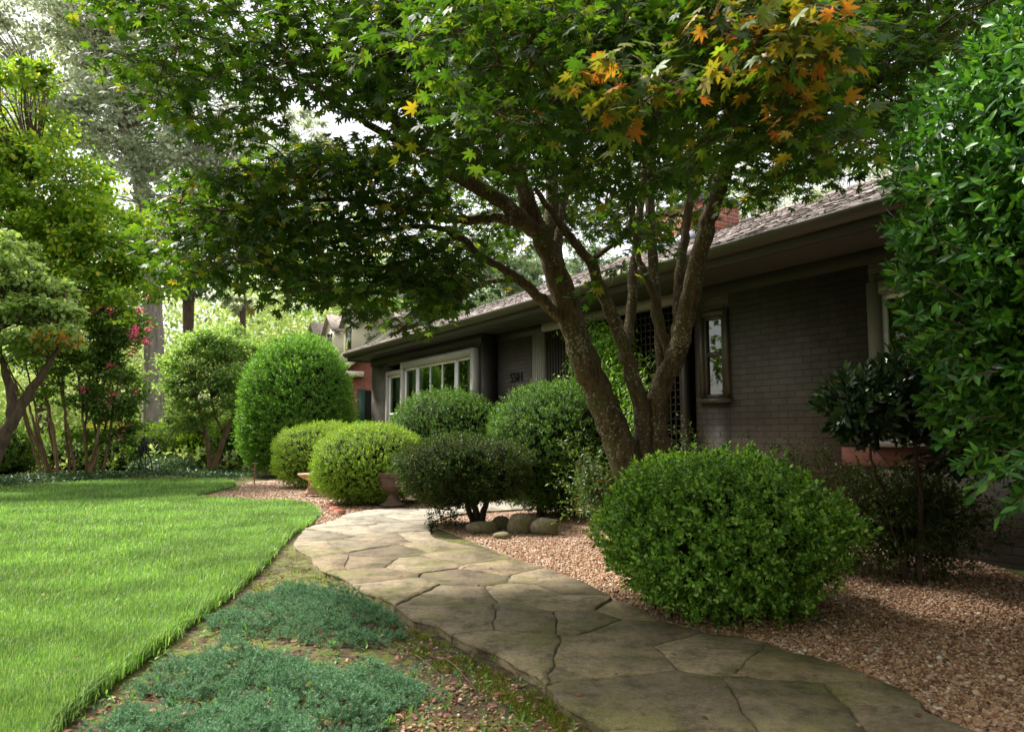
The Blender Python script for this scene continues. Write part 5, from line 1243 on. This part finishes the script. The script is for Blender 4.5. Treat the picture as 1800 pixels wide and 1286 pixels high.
# big oak
Y = 28
bgtree('oak_tree', 'huge haze-paled grey green oak with thick furrowed trunk behind the obelisk', [([(cx(270, Y), Y, -.05), A3(270, 790, Y), A3(270, 650, Y), A3(268, 520, Y), A3(255, 400, Y), A3(240, 300, Y), A3(200, 180, Y), A3(150, 60, Y)], [.42, .38, .36, .34, .28, .24, .16, .08])],
  [(A3(60, 60, Y), (R(120, Y), 3, R(90, Y)), 1.6), (A3(160, 90, Y), (R(120, Y), 3, R(90, Y)), 1.6), (A3(250, 60, Y), (R(110, Y), 3, R(110, Y)), 1.5), (A3(250, 220, Y), (R(120, Y), 3, R(90, Y)), 1.9), (A3(150, 200, Y), (R(90, Y), 3, R(60, Y)), 1.0), (A3(330, 320, Y), (R(90, Y), 3, R(80, Y)), 1.4), (A3(370, 200, Y), (R(100, Y), 3, R(110, Y)), 1.3), (A3(230, 400, Y + 1.5), (R(90, Y), 2, R(60, Y)), .8), (A3(60, 200, Y + 2), (R(90, Y), 3, R(60, Y)), .8)],
  LEAFW, L['oak'], .17, 95, 30, bk='oak_bark', limbs_=[([A3(240, 300, Y), A3(215, 260, Y), A3(130, 190, Y), A3(60, 150, Y)], [.17, .15, .1, .05]), ([A3(268, 500, Y), A3(290, 470, Y), A3(330, 420, Y), A3(370, 360, Y)], [.12, .1, .08, .04]), ([A3(262, 450, Y), A3(300, 400, Y), A3(340, 380, Y)], [.1, .08, .04])])
Y = 37
bgtree('pine_tree', 'tall straight trunked pine seen between the oak and the twin trunk tree', [([(cx(330, Y), Y, -.05), A3(331, 700, Y), A3(331, 560, Y), A3(333, 420, Y), A3(335, 250, Y)], [.30, .29, .27, .24, .15])],
  [(A3(350, 500, Y), (R(60, Y), 2, R(25, Y)), .7), (A3(310, 470, Y), (R(60, Y), 2, R(40, Y)), .8), (A3(400, 380, Y), (R(80, Y), 2, R(60, Y)), 1), (A3(440, 300, Y), (R(70, Y), 2, R(60, Y)), .9)], LEAF2, L['fargrey'], .22, 120, 24, bk='dark_bark', group='tall trees beyond the garden')
Y = 34
bgtree('pine_tree', 'tall brown trunk standing behind the crape myrtle stems', [([(cx(73, Y), Y, -.05), A3(73, 760, Y), A3(75, 640, Y), A3(80, 500, Y)], [.28, .27, .25, .2])],
  [(A3(80, 470, Y), (R(70, Y), 2, R(50, Y)), .8)], LEAF2, L['fargrey'], .22, 120, 24, bk='dark_bark', group='tall trees beyond the garden')
Y = 42
bgtree('pine_tree', 'slender pine with a level branch above the twin trunk tree', [([(cx(427, Y), Y, -.05), A3(427, 700, Y), A3(427, 560, Y), A3(425, 400, Y)], [.2, .19, .17, .12])],
  [(A3(415, 535, Y), (R(30, Y), 1.5, R(14, Y)), .5), (A3(470, 420, Y), (R(80, Y), 2, R(50, Y)), .9), (A3(530, 330, Y), (R(60, Y), 2, R(80, Y)), 1.0), (A3(540, 230, Y), (R(50, Y), 2, R(40, Y)), .6)], LEAF2, L['oak'], .24, 120, 24, bk='dark_bark', limbs_=[([A3(427, 545, Y), A3(405, 540, Y), A3(375, 520, Y)], [.08, .07, .03])], group='tall trees beyond the garden')
# trees behind the house
for (u, Y, vt, wpx, lm, lab, dz) in [(760, 34, 440, 120, 'fargrey', 'grey green tree rising behind the left half of the roof', 1), (640, 46, 470, 110, 'far', 'pale tree above the neighbour house chimney side', 1), (900, 30, 400, 120, 'fargrey', 'grey green tree behind the middle of the roof', 1), (1050, 36, 420, 110, 'fargrey', 'grey tree left of the chimney', 1),
                                 (1330, 42, 290, 110, 'oak', 'pale hazy tree with crooked limbs right of the chimney', .8), (1480, 50, 270, 120, 'oak', 'pale hazy tree above the right end of the roof', .8), (1620, 46, 230, 120, 'oak', 'pale tree behind the holly top', .8)]:
    bgtree('background_tree', lab, [([(cx(u, Y), Y, -.05), A3(u, 650, Y), A3(u + 5, 550, Y), A3(u - 5, (vt + 560) / 2, Y)], [.3, .27, .2, .1])],
      [(A3(u - wpx * .4, vt + 110, Y), (R(wpx * .6, Y), 2.5, R(70, Y)), 1.1 * dz), (A3(u + wpx * .4, vt + 120, Y), (R(wpx * .6, Y), 2.5, R(70, Y)), 1.1 * dz), (A3(u, vt + 55, Y), (R(wpx * .55, Y), 2.5, R(55, Y)), 1.0 * dz), (A3(u, vt + 200, Y), (R(wpx * .8, Y), 2.5, R(60, Y)), .8 * dz)],
      LEAF2, L[lm], .20, 120, 22, group='trees behind the house')
# unseen trees added to block low sky light from the wall; front windows mirror some
names = ['unseen leafy tree added facing the front windows', 'taller unseen leafy tree added past the lawn', 'unseen leafy tree added at the near corner of the lawn', 'unseen tree added behind and left of the viewer', 'broad unseen tree added behind the viewer', 'tall unseen tree added behind and right of the viewer', 'unseen tree added right of the viewer past the holly', 'unseen tree added at the far left of the lawn']
for k, (x, y, h) in enumerate([(-16, 9, 9), (-19, 17, 11), (-15, 1, 9), (-11, -6, 10), (-4, -10, 11), (4, -9, 11), (10, -5, 9), (-23, 25, 12)]):
    bgtree('sky_blocker_tree', names[k], [([(x, y, -.05), (x, y, 2), (x + .2, y, h * .6)], [.2, .17, .08])],
      [((x, y, h * .56), (3.4, 3.4, h * .40), 3.0)], LEAF2, L['bright'], .34, 110, 26, group='unseen trees added to block sky light')
# far wood
mb = MB()
for k in range(230):
    a = rng.uniform(-1.15, 1.0); d = rng.uniform(55, 95); x, y = d * math.sin(a), d * math.cos(a); hgt = rng.uniform(9, 15) * (1.35 if -.6 < a < -.1 else 1.0 if a < 0 else .6)
    n = 800; c = np.array([x, y, hgt * .5]); q = c + rdir(n) * np.array([3.6, 3, hgt * .5]) * rng.uniform(.5, 1, (n, 1)) ** .5
    scatter(mb, LEAF2, q, rng.normal(0, 1, (n, 3)), rng.normal(0, .5, (n, 3)) + [0, 0, 1], rng.uniform(.32, .6, n))
for k in range(120):
    a = rng.uniform(-1.0, -.02); d = rng.uniform(38, 54); x, y = d * math.sin(a), d * math.cos(a); hgt = rng.uniform(2.5, 9)
    n = 600; c = np.array([x, y, hgt * .5]); q = c + rdir(n) * np.array([2.2, 2, hgt * .5]) * rng.uniform(.5, 1, (n, 1)) ** .5
    scatter(mb, LEAF2, q, rng.normal(0, 1, (n, 3)), rng.normal(0, .5, (n, 3)) + [0, 0, 1], rng.uniform(.2, .36, n))
tag(mb.build('far_woods', L['far']), 'pale green wood closing the view beyond the gardens', 'woods', kind='stuff')
